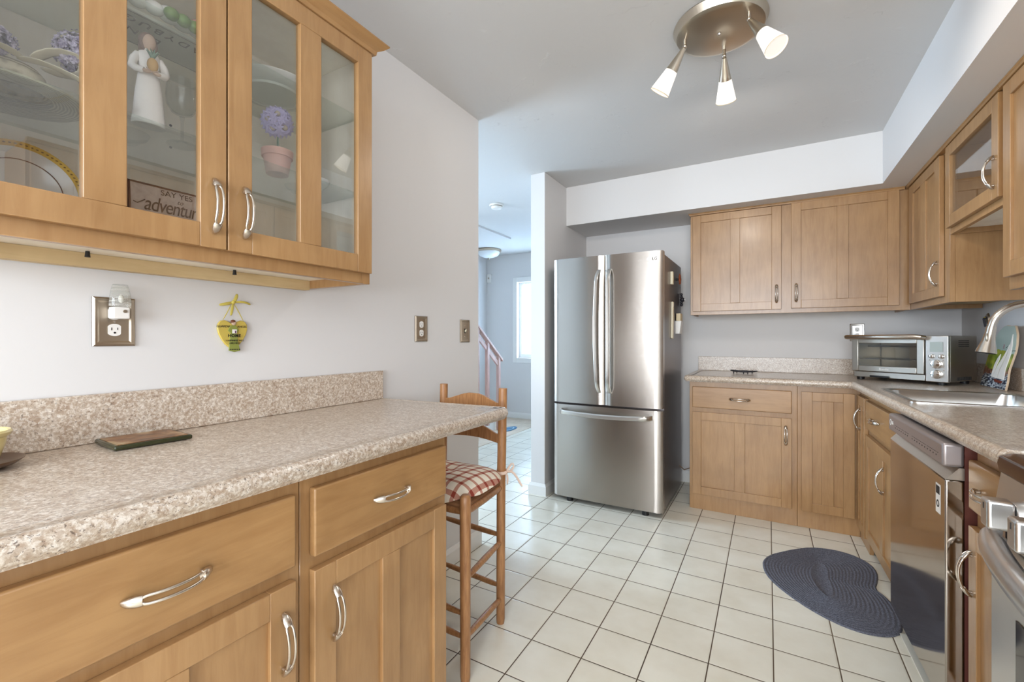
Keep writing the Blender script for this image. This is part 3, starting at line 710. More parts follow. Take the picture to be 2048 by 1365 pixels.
def fh(parent, x, z0, z1, bowx):
    P=[];Q=[]
    for i in range(21):
        s=i/20; z=z0+(z1-z0)*s; P.append((x+bowx*(math.sin(math.pi*s)), -0.016-0.046*min(1,(math.sin(math.pi*s)*5))**0.6, z))
    mb=MB(); rings=[]
    for i,p_ in enumerate(P):
        hw=0.0125; hd_=0.006
        rings.append([(p_[0]-hw,p_[1]-hd_*0.2,p_[2]),(p_[0]-hw*0.6,p_[1]-hd_,p_[2]),(p_[0]+hw*0.6,p_[1]-hd_,p_[2]),(p_[0]+hw,p_[1]-hd_*0.2,p_[2]),(p_[0]+hw,p_[1]+hd_,p_[2]),(p_[0]-hw,p_[1]+hd_,p_[2])])
    mb.loft(rings); return mb.build('handle', M['steel_light'], parent, ang=40)
fh(dl,-0.036,0.800,1.650,-0.016); fh(dr2,0.040,0.800,1.650,0.0) 
P=[];rings=[]
for i in range(25):
    s=i/24; x=-0.325+0.65*s; y=-0.018-0.046*min(1,math.sin(math.pi*s)*6)**0.6; z=0.655-0.012*math.sin(math.pi*s)
    rings.append([(x,y-0.001,z-0.015),(x,y-0.007,z-0.008),(x,y-0.007,z+0.008),(x,y-0.001,z+0.015),(x,y+0.006,z+0.015),(x,y+0.006,z-0.015)])
MB().loft(rings).build('handle', M['steel_light'], fd, ang=40)
lg = MB().lathe([(0.013,-0.0020),(0.013,0),(0.001,0),(0.001,-0.0020)],c=(0.300,-0.0052,1.697),n=22,axis='y').build('logo_disc', M['white_plastic'], dr2)
text('logo_text','LG',0.026,M['dark'],dr2,(0.337,-0.0045,1.697),bold=0.0003)
text('logo_glyph','L',0.014,M['plate_metal'],dr2,(0.300,-0.0078,1.697))
box(-0.33,-0.25,0.08,0.14,1.736,1.752).build('hinge_cover', M['black'], fr, 0.004); box(0.25,0.365,0.072,0.16,1.736,1.757).build('hinge_cover', M['steel_side'], fr, 0.004)
for x in (-0.27,0.27): MB().cyl((x,0.03,0.001),(x,0.03,0.034),0.022,0.022,16).build('foot', M['black'], fr)
for x in (-0.3,0.3): MB().cyl((x,0.6,0.0),(x,0.6,0.03),0.022,0.022,12).build('foot', M['black'], fr)
box(-FW+0.02,FW-0.02,0.078,0.09,0.006,0.030).build('base_grille', M['black'], fr)
sx = -0.980+FW-0.003
def mag(name,label,cat,y,z,rz=R(90)): return root(name,label,cat,(sx,y,z),rz,None)
r_ = mag('magnetic_clip','cream plastic clip magnet high on the fridge side','magnet',3.29,1.60)
box(-0.018,0.018,-0.018,0,-0.045,0.045).build('clip_body', M['ivory'], r_, 0.003); box(-0.008,0.008,-0.0195,-0.0181,-0.02,0.02).build('clip_slot', M['tan'], r_)
r_ = mag('flower_magnet','copper coloured flower magnet near the fridge top','magnet',3.50,1.615)
MB().cyl((0,0,0),(0,-0.022,0),0.008,0.008,12).build('stem', M['black'], r_)
fm = MB()
for k in range(7):
    a=2*math.pi*k/7; fm.sphere((0.026*math.cos(a),-0.028,0.026*math.sin(a)),0.018,6,(0.9,0.3,0.9))
fm.build('petals', M['copper'], r_)
r_ = mag('ornate_magnet','dark ornate metal magnet at the fridge back edge','magnet',3.66,1.475)
om = MB()
for z in (-0.04,-0.02,0,0.02,0.04): om.sphere((0,-0.014,z),0.013,6,(0.8,0.8,0.9))
om.sphere((0,-0.02,0),0.018,6); om.build('scrollwork', M['iron'], r_)
MB().sphere((0.0,-0.036,0.0),0.008,6).build('stone', M['white_plastic'], r_)
r_ = mag('bottle_opener','long cream bottle opener magnet hanging on the fridge side','opener',3.32,1.31)
rot_=Matrix.Rotation(R(4),4,'Y')
MB().box(-0.02,0.02,-0.014,0,-0.135,0.125).xf(rot_).build('grip', M['ivory'], r_, 0.003)
MB().box(-0.010,0.010,-0.016,-0.0141,0.085,0.112).xf(rot_).build('opener_slot', M['plate_metal'], r_)
r_ = mag('notepad_holder','white magnetic box with tan card on the fridge side','holder',3.52,1.285)
MB().add([(-0.05,-0.03,-0.075),(0.05,-0.03,-0.075),(0.05,0,-0.075),(-0.05,0,-0.075),(-0.05,-0.042,0.02),(0.05,-0.042,0.02),(0.05,0,0.02),(-0.05,0,0.02)],[(0,3,2,1),(4,5,6,7),(0,1,5,4),(1,2,6,5),(2,3,7,6),(3,0,4,7)]).build('box', M['white_plastic'], r_, 0.002)
box(-0.045,0.045,-0.036,-0.006,0.0205,0.075).build('card', M['tan'], r_, 0.001)
setp(MB().tube([(-0.600,3.66,0.19),(-0.570,3.70,0.150),(-0.535,3.78,0.150),(-0.520,3.86,0.185),(-0.518,3.899,0.20)],0.004,8).build('power_cord', mat('cord_tan',srgb(156,128,104),0.6)),'thin tan cord running from the fridge behind the cabinet','cord')

# ---------------------------------------------------------------- upper cabinets
# back run
r_ = root('wall_cabinet','two-door pinkish maple wall cabinet above the back worktop','cabinet',(-0.507,3.565,0),0,'honey maple wall cabinets')
upper_body(r_, 0, 1.2625, 1.350, 2.098, 0.332)
door(r_, 0.018, 0.584, 1.376, 2.086, hd=(0.556,1.483)); door(r_, 0.642, 1.206, 1.380, 2.090, hd=(0.670,1.483))
crown(r_, 0, 1.230, 2.0885, 2.104, (1,0), 0.012)
# right run
XU = 0.735
def uright(label, ya, w_, z0, **kw):
    r = root('wall_cabinet', label, 'cabinet', (XU, ya, 0), R(-90), 'honey maple wall cabinets')
    upper_body(r, 0, w_, z0, 2.098, 0.332, **kw); crown(r, 0, w_, 2.0885, 2.104, (0,0), 0.010); return r
r_ = uright('narrow maple wall cabinet in the corner above the toaster oven', 3.585, 0.679, 1.350)
door(r_, 0.057, 0.605, 1.384, 2.082, hd=(0.575,1.50), st=0.075, mul=0.09)
r_ = uright('short glass-door maple wall cabinet above the sink', 2.904, 0.604, 1.672, inner=True)
box(0.017,0.587,0.326,0.332,1.70,2.08).build('back_panel', M['maple_in'], r_)
door(r_, 0.014, 0.580, 1.700, 2.086, hd=(0.546,1.800), glassy=True, split=False)
r_ = uright('maple wall cabinet at the upper right picture edge', 2.298, 0.86, 1.350)
door(r_, 0.014, 0.428, 1.395, 2.086, hd=(0.40,1.50)); door(r_, 0.436, 0.85, 1.395, 2.086, hd=(0.46,1.50))
r_ = uright('maple wall cabinet over the range, seen only as a reflection', 1.436, 0.76, 1.672)
door(r_, 0.014, 0.376, 1.700, 2.086, hd=(0.35,1.78)); door(r_, 0.384, 0.746, 1.700, 2.086, hd=(0.41,1.78))
# left glass cabinet
XL = -1.100
gc = root('display_cabinet','maple display wall cabinet with glass doors over the left worktop','cabinet',(XL,0.112,0),R(90))
GW = 0.918; GD = 0.332
upper_body(gc, 0, GW, 1.350, 2.098, GD, inner=True, bottom=1.378)
box(0.017,GW-0.017,GD-0.008,GD-0.001,1.390,2.081).build('back_panel', M['maple_in'], gc)
MB().box(0.017,0.019,0.041,GD-0.008,1.390,2.081).box(GW-0.019,GW-0.017,0.041,GD-0.008,1.390,2.081).box(0.019,GW-0.019,0.041,GD-0.008,2.078,2.081).build('bounce_lining', M['maple_in'], gc, smooth=False)  # near-white sheets added to bounce more light inside the cabinet
mh = MB()
for y_,z_ in ((0.60,1.70),(0.60,1.76),(0.60,1.95),(0.80,1.95)): mh.cyl((y_-0.112,GD-0.0085,z_),(y_-0.112,GD-0.0095,z_),0.0035,0.0035,10)
mh.build('pin_holes', M['dark'], gc)
box(0.030,0.115,0.045,GD-0.01,1.3915,1.392).build('liner', M['maple_in'], gc) if False else None
box(0.0175,GW-0.0175,GD-0.032,GD-0.001,1.345,1.3775).build('cleat', M['maple_raw'], gc)
scw = MB()
for x in (0.30,0.63): scw.cyl((x,GD-0.060,1.364),(x,GD-0.060,1.3775),0.0055,0.004,12)
scw.build('screws', M['black'], gc)
MB().cyl((0.80,0.10,1.362),(0.80,0.10,1.3775),0.017,0.017,20).build('wood_plug', mat('plug_brown',srgb(132,96,58),0.6), gc)
door(gc, 0.025, 0.465, 1.382, 2.085, hd=(0.437,1.478), glassy=True, st=0.056, mul=0.066)
door(gc, 0.469, 0.908, 1.382, 2.085, hd=(0.505,1.478), glassy=True, st=0.056, mul=0.066)
crown(gc, 0, GW, 2.086, 2.122, (0,1), 0.034)
for z in (1.636,1.884): box(0.0195,GW-0.0195,0.044,GD-0.010,z,z+0.006).build('glass_shelf', M['shelf_glass'], gc, smooth=False)
Z1, Z2, Z0 = 1.6425, 1.8905, 1.3905

# ---------------------------------------------------------------- things in the display cabinet
def gx(yw, depth): return (XL-depth, yw)    # world x,y from world y and distance behind the door front
# figurine
r_ = root('angel_figurine','white robed figurine cradling a pineapple on the middle glass shelf','figurine',(-1.185,0.458,Z1),R(80))
r_.scale = (0.90,0.90,0.95)
bd = MB(); body=[(0.0335,0),(0.034,0.004),(0.031,0.03),(0.027,0.075),(0.0215,0.115),(0.019,0.128),(0.0215,0.145),(0.0235,0.158),(0.019,0.168),(0.009,0.173),(0.007,0.180)]
bd.lathe([(0.001,0)]+body,n=28,sy=0.72)
for s in (-1,1):
    bd.tube([(s*0.021,0,0.160),(s*0.029,-0.003,0.145),(s*0.033,-0.006,0.127),(s*0.028,-0.017,0.119),(s*0.014,-0.026,0.116)],[0.0075,0.0085,0.0085,0.0075,0.0065],12)
bd.build('robe', M['white_clay'], r_, ang=70)
hd_ = MB().sphere((0,-0.002,0.194),0.0155,12,(0.88,0.92,1.2)); hd_.cyl((0,0,0.170),(0,-0.001,0.184),0.0065,0.006,12)
hd_.build('head', M['skin_clay'], r_, ang=70)
MB().sphere((-0.001,0.006,0.199),0.0182,12,(1.02,0.98,1.08)).sphere((-0.002,0.010,0.184),0.015,8,(1.15,0.8,1.3)).sphere((-0.012,0.002,0.190),0.008,8,(0.8,0.9,1.6)).sphere((0.012,0.002,0.190),0.008,8,(0.8,0.9,1.6)).build('hair', M['brown_hair'], r_, ang=70)
hs = MB()
for s in (-1,1):
    hs.sphere((s*0.010,-0.030,0.1145),0.0058,7,(1.5,0.9,0.7))
    for k in range(4): hs.tube([(s*(0.006-0.002*k),-0.033+0.0012*k,0.113+0.0016*k),(s*(0.001-0.003*k)-s*0.004,-0.0365,0.1145+0.0016*k)],0.0012,5)
hs.build('hands', M['skin_clay'], r_, ang=70)
MB().sphere((0.001,-0.033,0.131),0.0125,10,(0.9,0.85,1.25)).build('pineapple', M['pineapple'], r_, ang=70)
lf=MB()
for k in range(9):
    a=2*math.pi*k/9; lf.tube([(0.001,-0.033,0.145),(0.001+0.006*math.cos(a),-0.033+0.006*math.sin(a),0.155),(0.001+0.013*math.cos(a),-0.033+0.010*math.sin(a),0.163)],[0.0035,0.0028,0.0004],5)
lf.build('pineapple_leaves', M['leaf_clay'], r_)
# wine glasses
def wineglass(label, x, y, z, s=1.0, group='clear stemmed glasses'):
    r = root('wine_glass', label, 'glass', (x,y,z), 0, group)
    MB().lathe([(0.006*s,0.075*s),(0.022*s,0.083*s),(0.032*s,0.100*s),(0.035*s,0.122*s),(0.031*s,0.165*s),(0.0295*s,0.165*s),(0.0335*s,0.122*s),(0.030*s,0.101*s),(0.020*s,0.086*s),(0.001,0.079*s)],n=36,cap=False).build('bowl', M['wine_glass'], r, ang=60)
    MB().lathe([(0.001,0),(0.033*s,0.0005),(0.033*s,0.0025),(0.008*s,0.006*s),(0.0035*s,0.014*s),(0.0033*s,0.06*s),(0.006*s,0.0745*s),(0.001,0.0745*s)],n=28).build('stem', M['wine_glass'], r, ang=60)
    return r
wineglass('clear wine glass to the right of the white figurine',-1.235,0.545,Z1,0.95)
wineglass('clear wine glass left of the daisy topiary',-1.265,0.690,Z1,0.95)
# daisy topiary
r_ = root('potted_topiary','lilac daisy ball topiary in a pink terracotta pot on the glass shelf','plant',(-1.215,0.775,Z1))
MB().lathe([(0.001,0),(0.029,0),(0.036,0.046),(0.0365,0.047),(0.040,0.047),(0.0415,0.066),(0.037,0.066),(0.035,0.058),(0.001,0.058)],n=32).build('pot', M['terracotta'], r_, ang=30)
MB().tube([(0.002,0,0.055),(-0.002,0.002,0.085),(0.002,0,0.115)],0.0025,8).tube([(-0.004,0.003,0.055),(0.004,0,0.085),(-0.002,0.002,0.115)],0.0022,8).build('stems', M['leaf_clay'], r_)
fl=MB(); ctr=[]
random.seed(11)
C0=Vector((0,0,0.148))
for (dx,dy,dz) in ((0.8,-0.5,0.35),(0.6,0.7,0.1),(0.75,0.1,-0.5),(0.2,-0.8,-0.1),(0.1,0.2,1.0),(-0.5,0.3,0.3),(0.3,-0.6,-0.7)):
    n_=Vector((dx,dy,dz)).normalized(); a_=n_.orthogonal().normalized(); b_=n_.cross(a_); c_=C0+n_*0.031; ctr.append(c_+n_*0.004)
    for ring,(ln_,lift) in enumerate(((0.034,0.002),(0.024,0.007))):
        for k in range(14):
            t=2*math.pi*(k+ring*.5)/14; u_=a_*math.cos(t)+b_*math.sin(t); v_=n_.cross(u_)
            p0=c_+u_*0.005; p1=c_+u_*ln_*0.65+n_*lift; p2=c_+u_*ln_+n_*(lift-0.003)
            fl.add([p0-v_*0.0012,p0+v_*0.0012,p1+v_*0.0052,p2,p1-v_*0.0052],[(0,1,2,3,4)])
fl.build('petals', M['lilac'], r_, smooth=False, sol=0.0005)
cm=MB()
for c_ in ctr: cm.sphere(tuple(c_),0.0075,6)
cm.build('daisy_centres', mat('daisy_centre',srgb(186,174,160),0.8), r_)
# large white plate standing behind the topiary on the middle shelf
def plate_standing(name,label,cat,x,y,z,rad,m_,lean=8,rot=R(90)):
    r = root(name,label,cat,(x,y,z),rot)
    mb = MB().lathe([(0.001,-0.002),(rad*0.58,-0.002),(rad*0.66,-0.008),(rad,-0.018),(rad,-0.0155),(rad*0.66,-0.0035),(rad*0.58,0.003),(0.001,0.003)],c=(0,0,0),n=56,axis='y')
    mb.xf(Matrix.Translation((0,0,rad*math.cos(R(lean))))@Matrix.Rotation(R(-lean),4,'X')); mb.build('dish', m_, r, ang=40); return r
o=MB().lathe([(0.001,0.0045),(0.070,0.0045),(0.072,0.0),(0.076,0.0),(0.078,0.006),(0.125,0.018),(0.127,0.0205),(0.122,0.0205),(0.076,0.010),(0.001,0.009)],n=64).build('white_plate',M['porcelain'],None,ang=40); o.location=(-1.272,0.795,Z2+0.0006); setp(o,'large white plate lying on the top shelf above the lilac daisies','plate')
def bowl(name,label,x,y,z,r0,h,m_,cat='bowl',group=None):
    o = MB().lathe([(0.001,0.0),(r0*0.45,0.0),(r0*0.5,0.003),(r0*0.85,h*0.55),(r0,h),(r0*0.97,h),(r0*0.8,h*0.55),(r0*0.4,0.006),(0.001,0.006)],n=36).build(name,m_,None,ang=50)
    o.location=(x,y,z); return setp(o,label,cat,group)
bowl('white_bowl','small white bowl on the middle shelf at the right pane',-1.24,0.915,Z1,0.045,0.03,M['porcelain'])
bowl('glass_saucer','clear glass saucer behind the pink flower pot',-1.31,0.905,Z1,0.04,0.02,M['wine_glass'],'saucer')
bowl('glass_dish','clear glass dish behind the white robed figurine',-1.33,0.47,Z1,0.045,0.025,M['wine_glass'],'dish')
# gold rim plate with bow wreath
r_ = plate_standing('gold_rim_plate','white plate with gold rim and purple bow at bottom left of the display cabinet','plate',-1.375,0.305,Z0,0.100,M['porcelain'],8)
T_ = Matrix.Translation((0,0,0.100*math.cos(R(8))))@Matrix.Rotation(R(-8),4,'X')
MB().lathe([(0.1005,-0.0182),(0.0885,-0.0152),(0.0885,-0.0146),(0.1005,-0.0150)],n=56,axis='y',cap=False).xf(T_).build('gold_band', M['gold'], r_, ang=60)
gb=MB()
for k in range(72):
    a=2*math.pi*k/72; gb.sphere((0.0945*math.cos(a),-0.0172,0.0945*math.sin(a)),0.0022,4,(1.1,0.3,0.7))
gb.xf(T_).build('rim_scrolls', mat('rim_scroll',srgb(120,92,46),0.5,0.4), r_, smooth=False)
MB().lathe([(0.0655,-0.0088),(0.0655,-0.0078),(0.0640,-0.0072),(0.0640,-0.0082)],n=56,axis='y',cap=False).xf(T_).build('inner_line', M['sign_edge'], r_)
wr_=MB()
for k in range(60):
    a=2*math.pi*k/60; wr_.sphere((0.002+0.019*math.cos(a)*random.uniform(.9,1.1),-0.0035,-0.035+0.019*math.sin(a)*random.uniform(.9,1.1)),0.0032,4,(1,0.3,1))
wr_.xf(T_).build('wreath_print', mat('wreath_brown',srgb(88,66,58),0.6), r_, smooth=False)
pr_=mat('purple_print',srgb(102,66,96),0.6)
bw_=MB()
for s in (-1,1):
    bw_.tube([(0.002,-0.0034,-0.013),(0.002+s*0.012,-0.0034,-0.010),(0.002+s*0.020,-0.0034,-0.015),(0.002+s*0.027,-0.0036,-0.0135),(0.002+s*0.034,-0.0036,-0.022)],[0.0018,0.0024,0.0020,0.0022,0.0014],8,flat=0.35,up=(0,1,0))
    bw_.tube([(0.002,-0.0036,-0.013),(0.002+s*0.010,-0.0038,-0.017),(0.002+s*0.017,-0.0038,-0.024)],[0.0018,0.0018,0.001],8,flat=0.35,up=(0,1,0))
bw_.xf(T_).build('bow_print', pr_, r_)
# sign "say yes to adventure"
r_ = root('word_sign','whitewashed wooden sign reading say yes to adventure behind glass','sign',(-1.325,0.476,Z0+0.0016),R(90))
SW,SH = 0.205,0.168
T2 = Matrix.Rotation(R(-5),4,'X')
box(0,SW,0,0.016,0,SH).xf(T2).build('board', M['sign_face'], r_, 0.001)
box(-0.0014,0.0,-0.001,0.017,0,SH).box(-0.0014,SW,-0.001,0.017,SH,SH+0.0014).box(0,0.004,-0.001,0,0,SH).box(0,SW,-0.001,0,SH-0.003,SH).xf(T2).build('dark_edge', M['sign_edge'], r_, smooth=False)
def st(name, s, size, x, z, **kw):
    p_ = T2 @ Vector((x,-0.0015,z)); return text(name, s, size, M['ink'], r_, p_, (R(85),0,0), **kw)
st('lettering','SAY YES',0.0195,0.102,0.1535,space=1.05); st('lettering','to',0.016,0.108,0.1375,shear=0.4)
st('lettering','adventure',0.052,0.095,0.118,shear=0.28,sx=0.70,space=0.90)
sm = MB().tube([(0.008,-0.002,0.118),(0.016,-0.002,0.115),(0.026,-0.002,0.122),(0.032,-0.002,0.127)],0.0012,6); sm.xf(T2).build('pen_flourish', M['ink'], r_)
ar = MB().box(0.09,0.19,-0.002,-0.0012,0.117,0.118); ar.xf(T2).build('arrow_print', M['sign_edge'], r_, smooth=False) if False else ar.b.free()
# shell, white pebble, tiny dark cone
sh=MB().sphere((0,0,0.028),0.040,12,(0.75,1.0,0.78)); o=sh.build('tortoise_shell', mat('mottled_shell',srgb(160,142,108),0.4),None,ang=70); o.location=(-1.235,0.462,Z0+0.003); setp(o,'mottled domed shell in front of the adventure sign','shell')
m=o.data.materials[0]; nt,nd,L,b=nodes(m); rp=ramp(m,[(0.45,srgb(110,88,58)),(0.55,srgb(196,184,154))]); L.new(noise(m,coords(m),120,4).outputs[0],rp.inputs[0]); L.new(rp.outputs[0],b.inputs['Base Color'])
o=MB().sphere((0,0,0.022),0.026,12,(0.8,1.1,0.95)).build('white_egg',M['porcelain'],None,ang=70); o.location=(-1.215,0.500,Z0+0.003); setp(o,'smooth white egg beside the mottled shell','egg')
o=MB().sphere((0,0,0.02),0.011,7,(1,1,1.4)).sphere((0.006,0.005,0.026),0.006,5).sphere((-0.006,0.006,0.022),0.006,5).build('pine_cone',M['sign_edge'],None,ang=70); o.location=(-1.25,0.566,Z0-0.004); setp(o,'tiny dark brown cone in front of the lettering','cone')
# pale pink folded cloth / shell at the right door, lavender dish, dark box
ck=MB()
for k in range(7):
    a=R(-55+18*k); ck.sphere((0.02*math.cos(a),0.045*math.sin(a),0.030+0.006*math.cos(a*2)),0.026,8,(0.6,0.9,0.75))
o=ck.build('scalloped_dish',M['soap_pink'],None,ang=70); o.location=(-1.21,0.70,Z0-0.001); setp(o,'pale pink scalloped shell dish at the bottom of the right glass door','dish')
bowl('lavender_dish','small lavender dish at bottom right of the display cabinet',-1.23,0.915,Z0,0.042,0.054,M['lavender'],'dish')
r_=root('photo_box','dark red-brown keepsake box in the display cabinet corner','box',(-1.385,0.88,Z0),R(90))
box(-0.06,0.10,0,0.03,0,0.10).build('box_body',mat('red_brown',srgb(104,58,42),0.35),r_,0.002); box(-0.0605,0.1005,-0.0015,0.0305,0.08,0.102).build('lid',mat('red_brown_lid',srgb(84,44,34),0.35),r_,0.002)
r_=root('framed_picture','small brown picture frame in cellophane behind the right door','frame',(-1.385,0.73,Z0),R(90))
MB().box(0,0.10,0,0.012,0,0.012).box(0,0.10,0,0.012,0.098,0.11).box(0,0.012,0,0.012,0.012,0.098).box(0.088,0.10,0,0.012,0.012,0.098).build('frame',mat('frame_brown',srgb(120,84,58),0.4),r_,0.001)
box(0.0125,0.0875,0.004,0.009,0.0125,0.0975).build('picture',mat('sepia',srgb(176,140,104),0.5),r_)
# straw wreath with hydrangeas
r_=root('straw_wreath','flat straw brim with cream ribbon and dried lilac hydrangeas on the glass shelf','wreath',(-1.268,0.262,Z1))
MB().lathe([(0.062,0.004),(0.10,0.0),(0.112,0.001),(0.114,0.004),(0.10,0.0055),(0.062,0.012),(0.05,0.020),(0.05,0.014)],n=48,cap=False).build('brim',M['straw'],r_,ang=60)
MB().lathe([(0.058,0.012),(0.054,0.045),(0.045,0.056),(0.001,0.058)],n=40,cap=False).build('crown',M['straw'],r_,ang=60)
def ribbon(pts,wd,nm='ribbon',mt=M['cream_cloth'],pr0=None,up=(0,0,1)):
    mb=MB(); P_=[Vector(p) for p in pts]; rows=[]
    for i,p_ in enumerate(P_):
        t_=(P_[min(i+1,len(P_)-1)]-P_[max(i-1,0)]).normalized(); s_=t_.cross(Vector(up)); 
        s_=s_.normalized() if s_.length>1e-4 else Vector((1,0,0)); rows.append((p_-s_*wd/2,p_+s_*wd/2))
    vs=[q for r__ in rows for q in r__]; fs=[(2*i,2*i+1,2*i+3,2*i+2) for i in range(len(rows)-1)]
    mb.add(vs,fs); return mb.build(nm,mt,pr0 or r_,ang=80,sol=0.0012,sub=1)
ribbon([(0.05,0.02,0.06),(0.07,0.04,0.085),(0.085,0.075,0.095),(0.08,0.10,0.075),(0.06,0.08,0.05),(0.05,0.03,0.055)],0.035)
ribbon([(0.05,0.0,0.055),(0.075,0.03,0.058),(0.09,0.07,0.045),(0.10,0.12,0.030),(0.105,0.145,0.012)],0.028)
ribbon([(0.055,0.01,0.057),(0.08,-0.02,0.06),(0.09,-0.06,0.05),(0.085,-0.10,0.03)],0.026)
def blossom(name,c,rad,n,parent):
    mb=MB()
    for k in range(n):
        d=Vector((random.gauss(0,1),random.gauss(0,1),random.gauss(0,1))).normalized(); p_=Vector(c)+Vector((d.x*rad[0],d.y*rad[1],d.z*rad[2]))*random.uniform(.75,1.03)
        a_=d.orthogonal().normalized(); a_=(Matrix.Rotation(random.uniform(0,6.28),3,d)@a_); b_=d.cross(a_)
        for j in range(4):
            t=j*math.pi/2; u_=a_*math.cos(t)+b_*math.sin(t); v_=d.cross(u_); s_=0.0068*random.uniform(.8,1.2)
            mb.add([p_,p_+u_*s_*.6+v_*s_*.5,p_+u_*s_+d*s_*.35,p_+u_*s_*.6-v_*s_*.5],[(0,1,2,3)])
    return mb.build(name,M['hydrangea'],parent,smooth=False)
blossom('hydrangea_bloom',(0.056,0.096,0.108),(0.036,0.046,0.044),520,r_); blossom('hydrangea_bloom',(0.070,0.118,0.060),(0.026,0.032,0.038),300,r_); blossom('hydrangea_bloom',(0.045,-0.030,0.078),(0.03,0.035,0.026),260,r_)
# top shelf: ladybug sign lying flat, white caterpillar of clay with green leaf, raffia ball
r_=root('ladybug_sign','white sign lettered Ladybug Lane lying flat on the top glass shelf','sign',(-1.28,0.465,Z2+0.0015),R(90))
box(-0.075,0.165,-0.075,0.06,0,0.008).build('board',mat('sign_white',srgb(214,210,200),0.5),r_,0.001)
text('lettering','LADYBUG',0.032,M['ink'],r_,(0.055,-0.045,-0.0006),(0,R(180),0),space=1.35)
text('lettering','LANE',0.032,M['ink'],r_,(0.01,0.0,-0.0006),(0,R(180),0),space=1.2)
MB().box(-0.07,0.16,-0.0705,-0.0695,-0.001,-0.0004).box(-0.07,0.16,0.054,0.055,-0.001,-0.0004).build('border',M['ink'],r_,smooth=False)
r_=root('ceramic_blossom','white ceramic blossom with pink heart and green pod on the top shelf','ornament',(-1.205,0.520,Z2+0.0101),R(90))
wc=MB()
for k,(x,y,z,s) in enumerate(((-0.10,0.0,0.018,0.014),(-0.075,0.0,0.018,0.016),(-0.045,-0.004,0.02,0.018),(-0.015,0,0.024,0.022),(0.015,0.004,0.024,0.022),(0.045,0.0,0.022,0.021),(0.072,0,0.02,0.019))): wc.sphere((x,y,z),s,10,(1.1,0.9,0.8))
wc.build('petals',M['porcelain'],r_,ang=80)
gp=MB()
for k in range(5): gp.sphere((-0.02+0.024*k,-0.024,0.015-0.001*k),0.0155,9,(1,0.9,0.9))
gp.build('pod',M['leaf_green'],r_,ang=80)
MB().sphere((0.045,-0.018,0.030),0.011,8,(2.0,0.7,0.7)).build('heart',mat('pink_glaze',srgb(196,130,130),0.3),r_,ang=80)
r_=root('raffia_ball','pale raffia ball resting on the top shelf near the ceiling of the cabinet','ball',(-1.165,0.385,Z2+0.0006))
MB().sphere((0,0,0.028),0.028,12,(1.0,1.15,0.95)).build('ball_core',mat('raffia',srgb(206,190,170),0.8),r_,ang=80)
rf=MB()
for k in range(16):
    a=random.uniform(0,3.14); b_=random.uniform(0,3.14); pts=[]
    for i in range(13):
        t=2*math.pi*i/13; v_=Vector((math.cos(t),math.sin(t),0)); v_=Matrix.Rotation(a,3,'X')@(Matrix.Rotation(b_,3,'Y')@v_); pts.append((v_.x*0.0285,v_.y*0.033,0.028+v_.z*0.0272))
    rf.tube(pts,0.0009,5,close=True)
rf.build('strands',M['straw'],r_)

# ---------------------------------------------------------------- wall plates
def outlet_plate(name,label,y,z,w_=0.085,h_=0.122,kind='duplex',rot=R(90),x=WL,loc=None,mt=None):
    r = root(name,label,'outlet' if kind!='switch' else 'switch',loc or (x,y,z),rot,None); mt = mt or M['plate_metal']
    hw,hh=w_/2,h_/2
    fr_=MB()
    prof_=[(0,0),(0.0,-0.004),(0.004,-0.0075),(0.009,-0.0065),(0.013,-0.004),(0.019,-0.0035)]
    rings=[[(-hw+i,y_,-hh+i),(hw-i,y_,-hh+i),(hw-i,y_,hh-i),(-hw+i,y_,hh-i)] for i,y_ in prof_]
    fr_.loft(rings); fr_.build('plate', mt, r, ang=20)
    if kind=='duplex':
        for sz in (-0.0205,0.0205):
            rcp=MB().loft([[(max(-0.0125,min(0.0125,0.0165*math.cos(2*math.pi*k/28))),y_,sz+0.0155*math.sin(2*math.pi*k/28)) for k in range(28)] for y_ in (-0.0036,-0.0062)]).build('receptacle', M['white_plastic'], r)
            MB().box(-0.0070,-0.0054,-0.0068,-0.0063,sz-0.001,sz+0.006).box(0.0050,0.0066,-0.0068,-0.0063,sz,sz+0.006).cyl((0,-0.0063,sz-0.007),(0,-0.0069,sz-0.007),0.0024,0.0024,10).build('slots', M['black'], rcp, smooth=False)
        MB().cyl((0,-0.0036,0),(0,-0.0055,0),0.0028,0.0026,12).build('screw', M['nickel'], r)
    else:
        MB().box(-0.005,0.005,-0.005,-0.0036,-0.012,0.012).build('slot',M['dark'],r)
        MB().add([(-0.004,-0.005,-0.008),(0.004,-0.005,-0.008),(0.004,-0.005,0.004),(-0.004,-0.005,0.004),(-0.004,-0.013,0.002),(0.004,-0.013,0.002),(0.004,-0.013,0.010),(-0.004,-0.013,0.010)],[(0,3,2,1),(4,5,6,7),(0,1,5,4),(1,2,6,5),(2,3,7,6),(3,0,4,7)]).build('toggle',M['ivory'],r,0.001)
        for sz in (-0.03,0.03): MB().cyl((0,-0.0036,sz),(0,-0.0048,sz),0.0022,0.002,10).build('screw',M['nickel'],r)
    return r
outlet_plate('outlet','pewter framed outlet with a night light plugged in, left wall',0.481,1.217)
outlet_plate('outlet','small pewter framed double outlet beyond the worktop, left wall',1.632,1.221,w_=0.086)
outlet_plate('light_switch','pewter framed light switch at the end of the left wall',1.985,1.216,kind='switch')
outlet_plate('outlet','silver framed outlet on the back wall behind the toaster oven',0,0,w_=0.082,rot=0,loc=(0.537,WB,1.217),mt=M['steel_light'])
r_=root('night_light','plug-in night light with ribbed clear shade on the left outlet','night light',(WL+0.0065,0.485,1.240),R(90))
box(-0.017,0.017,-0.030,-0.0008,-0.016,0.014).build('plug_body',M['white_plastic'],r_,0.003,3)
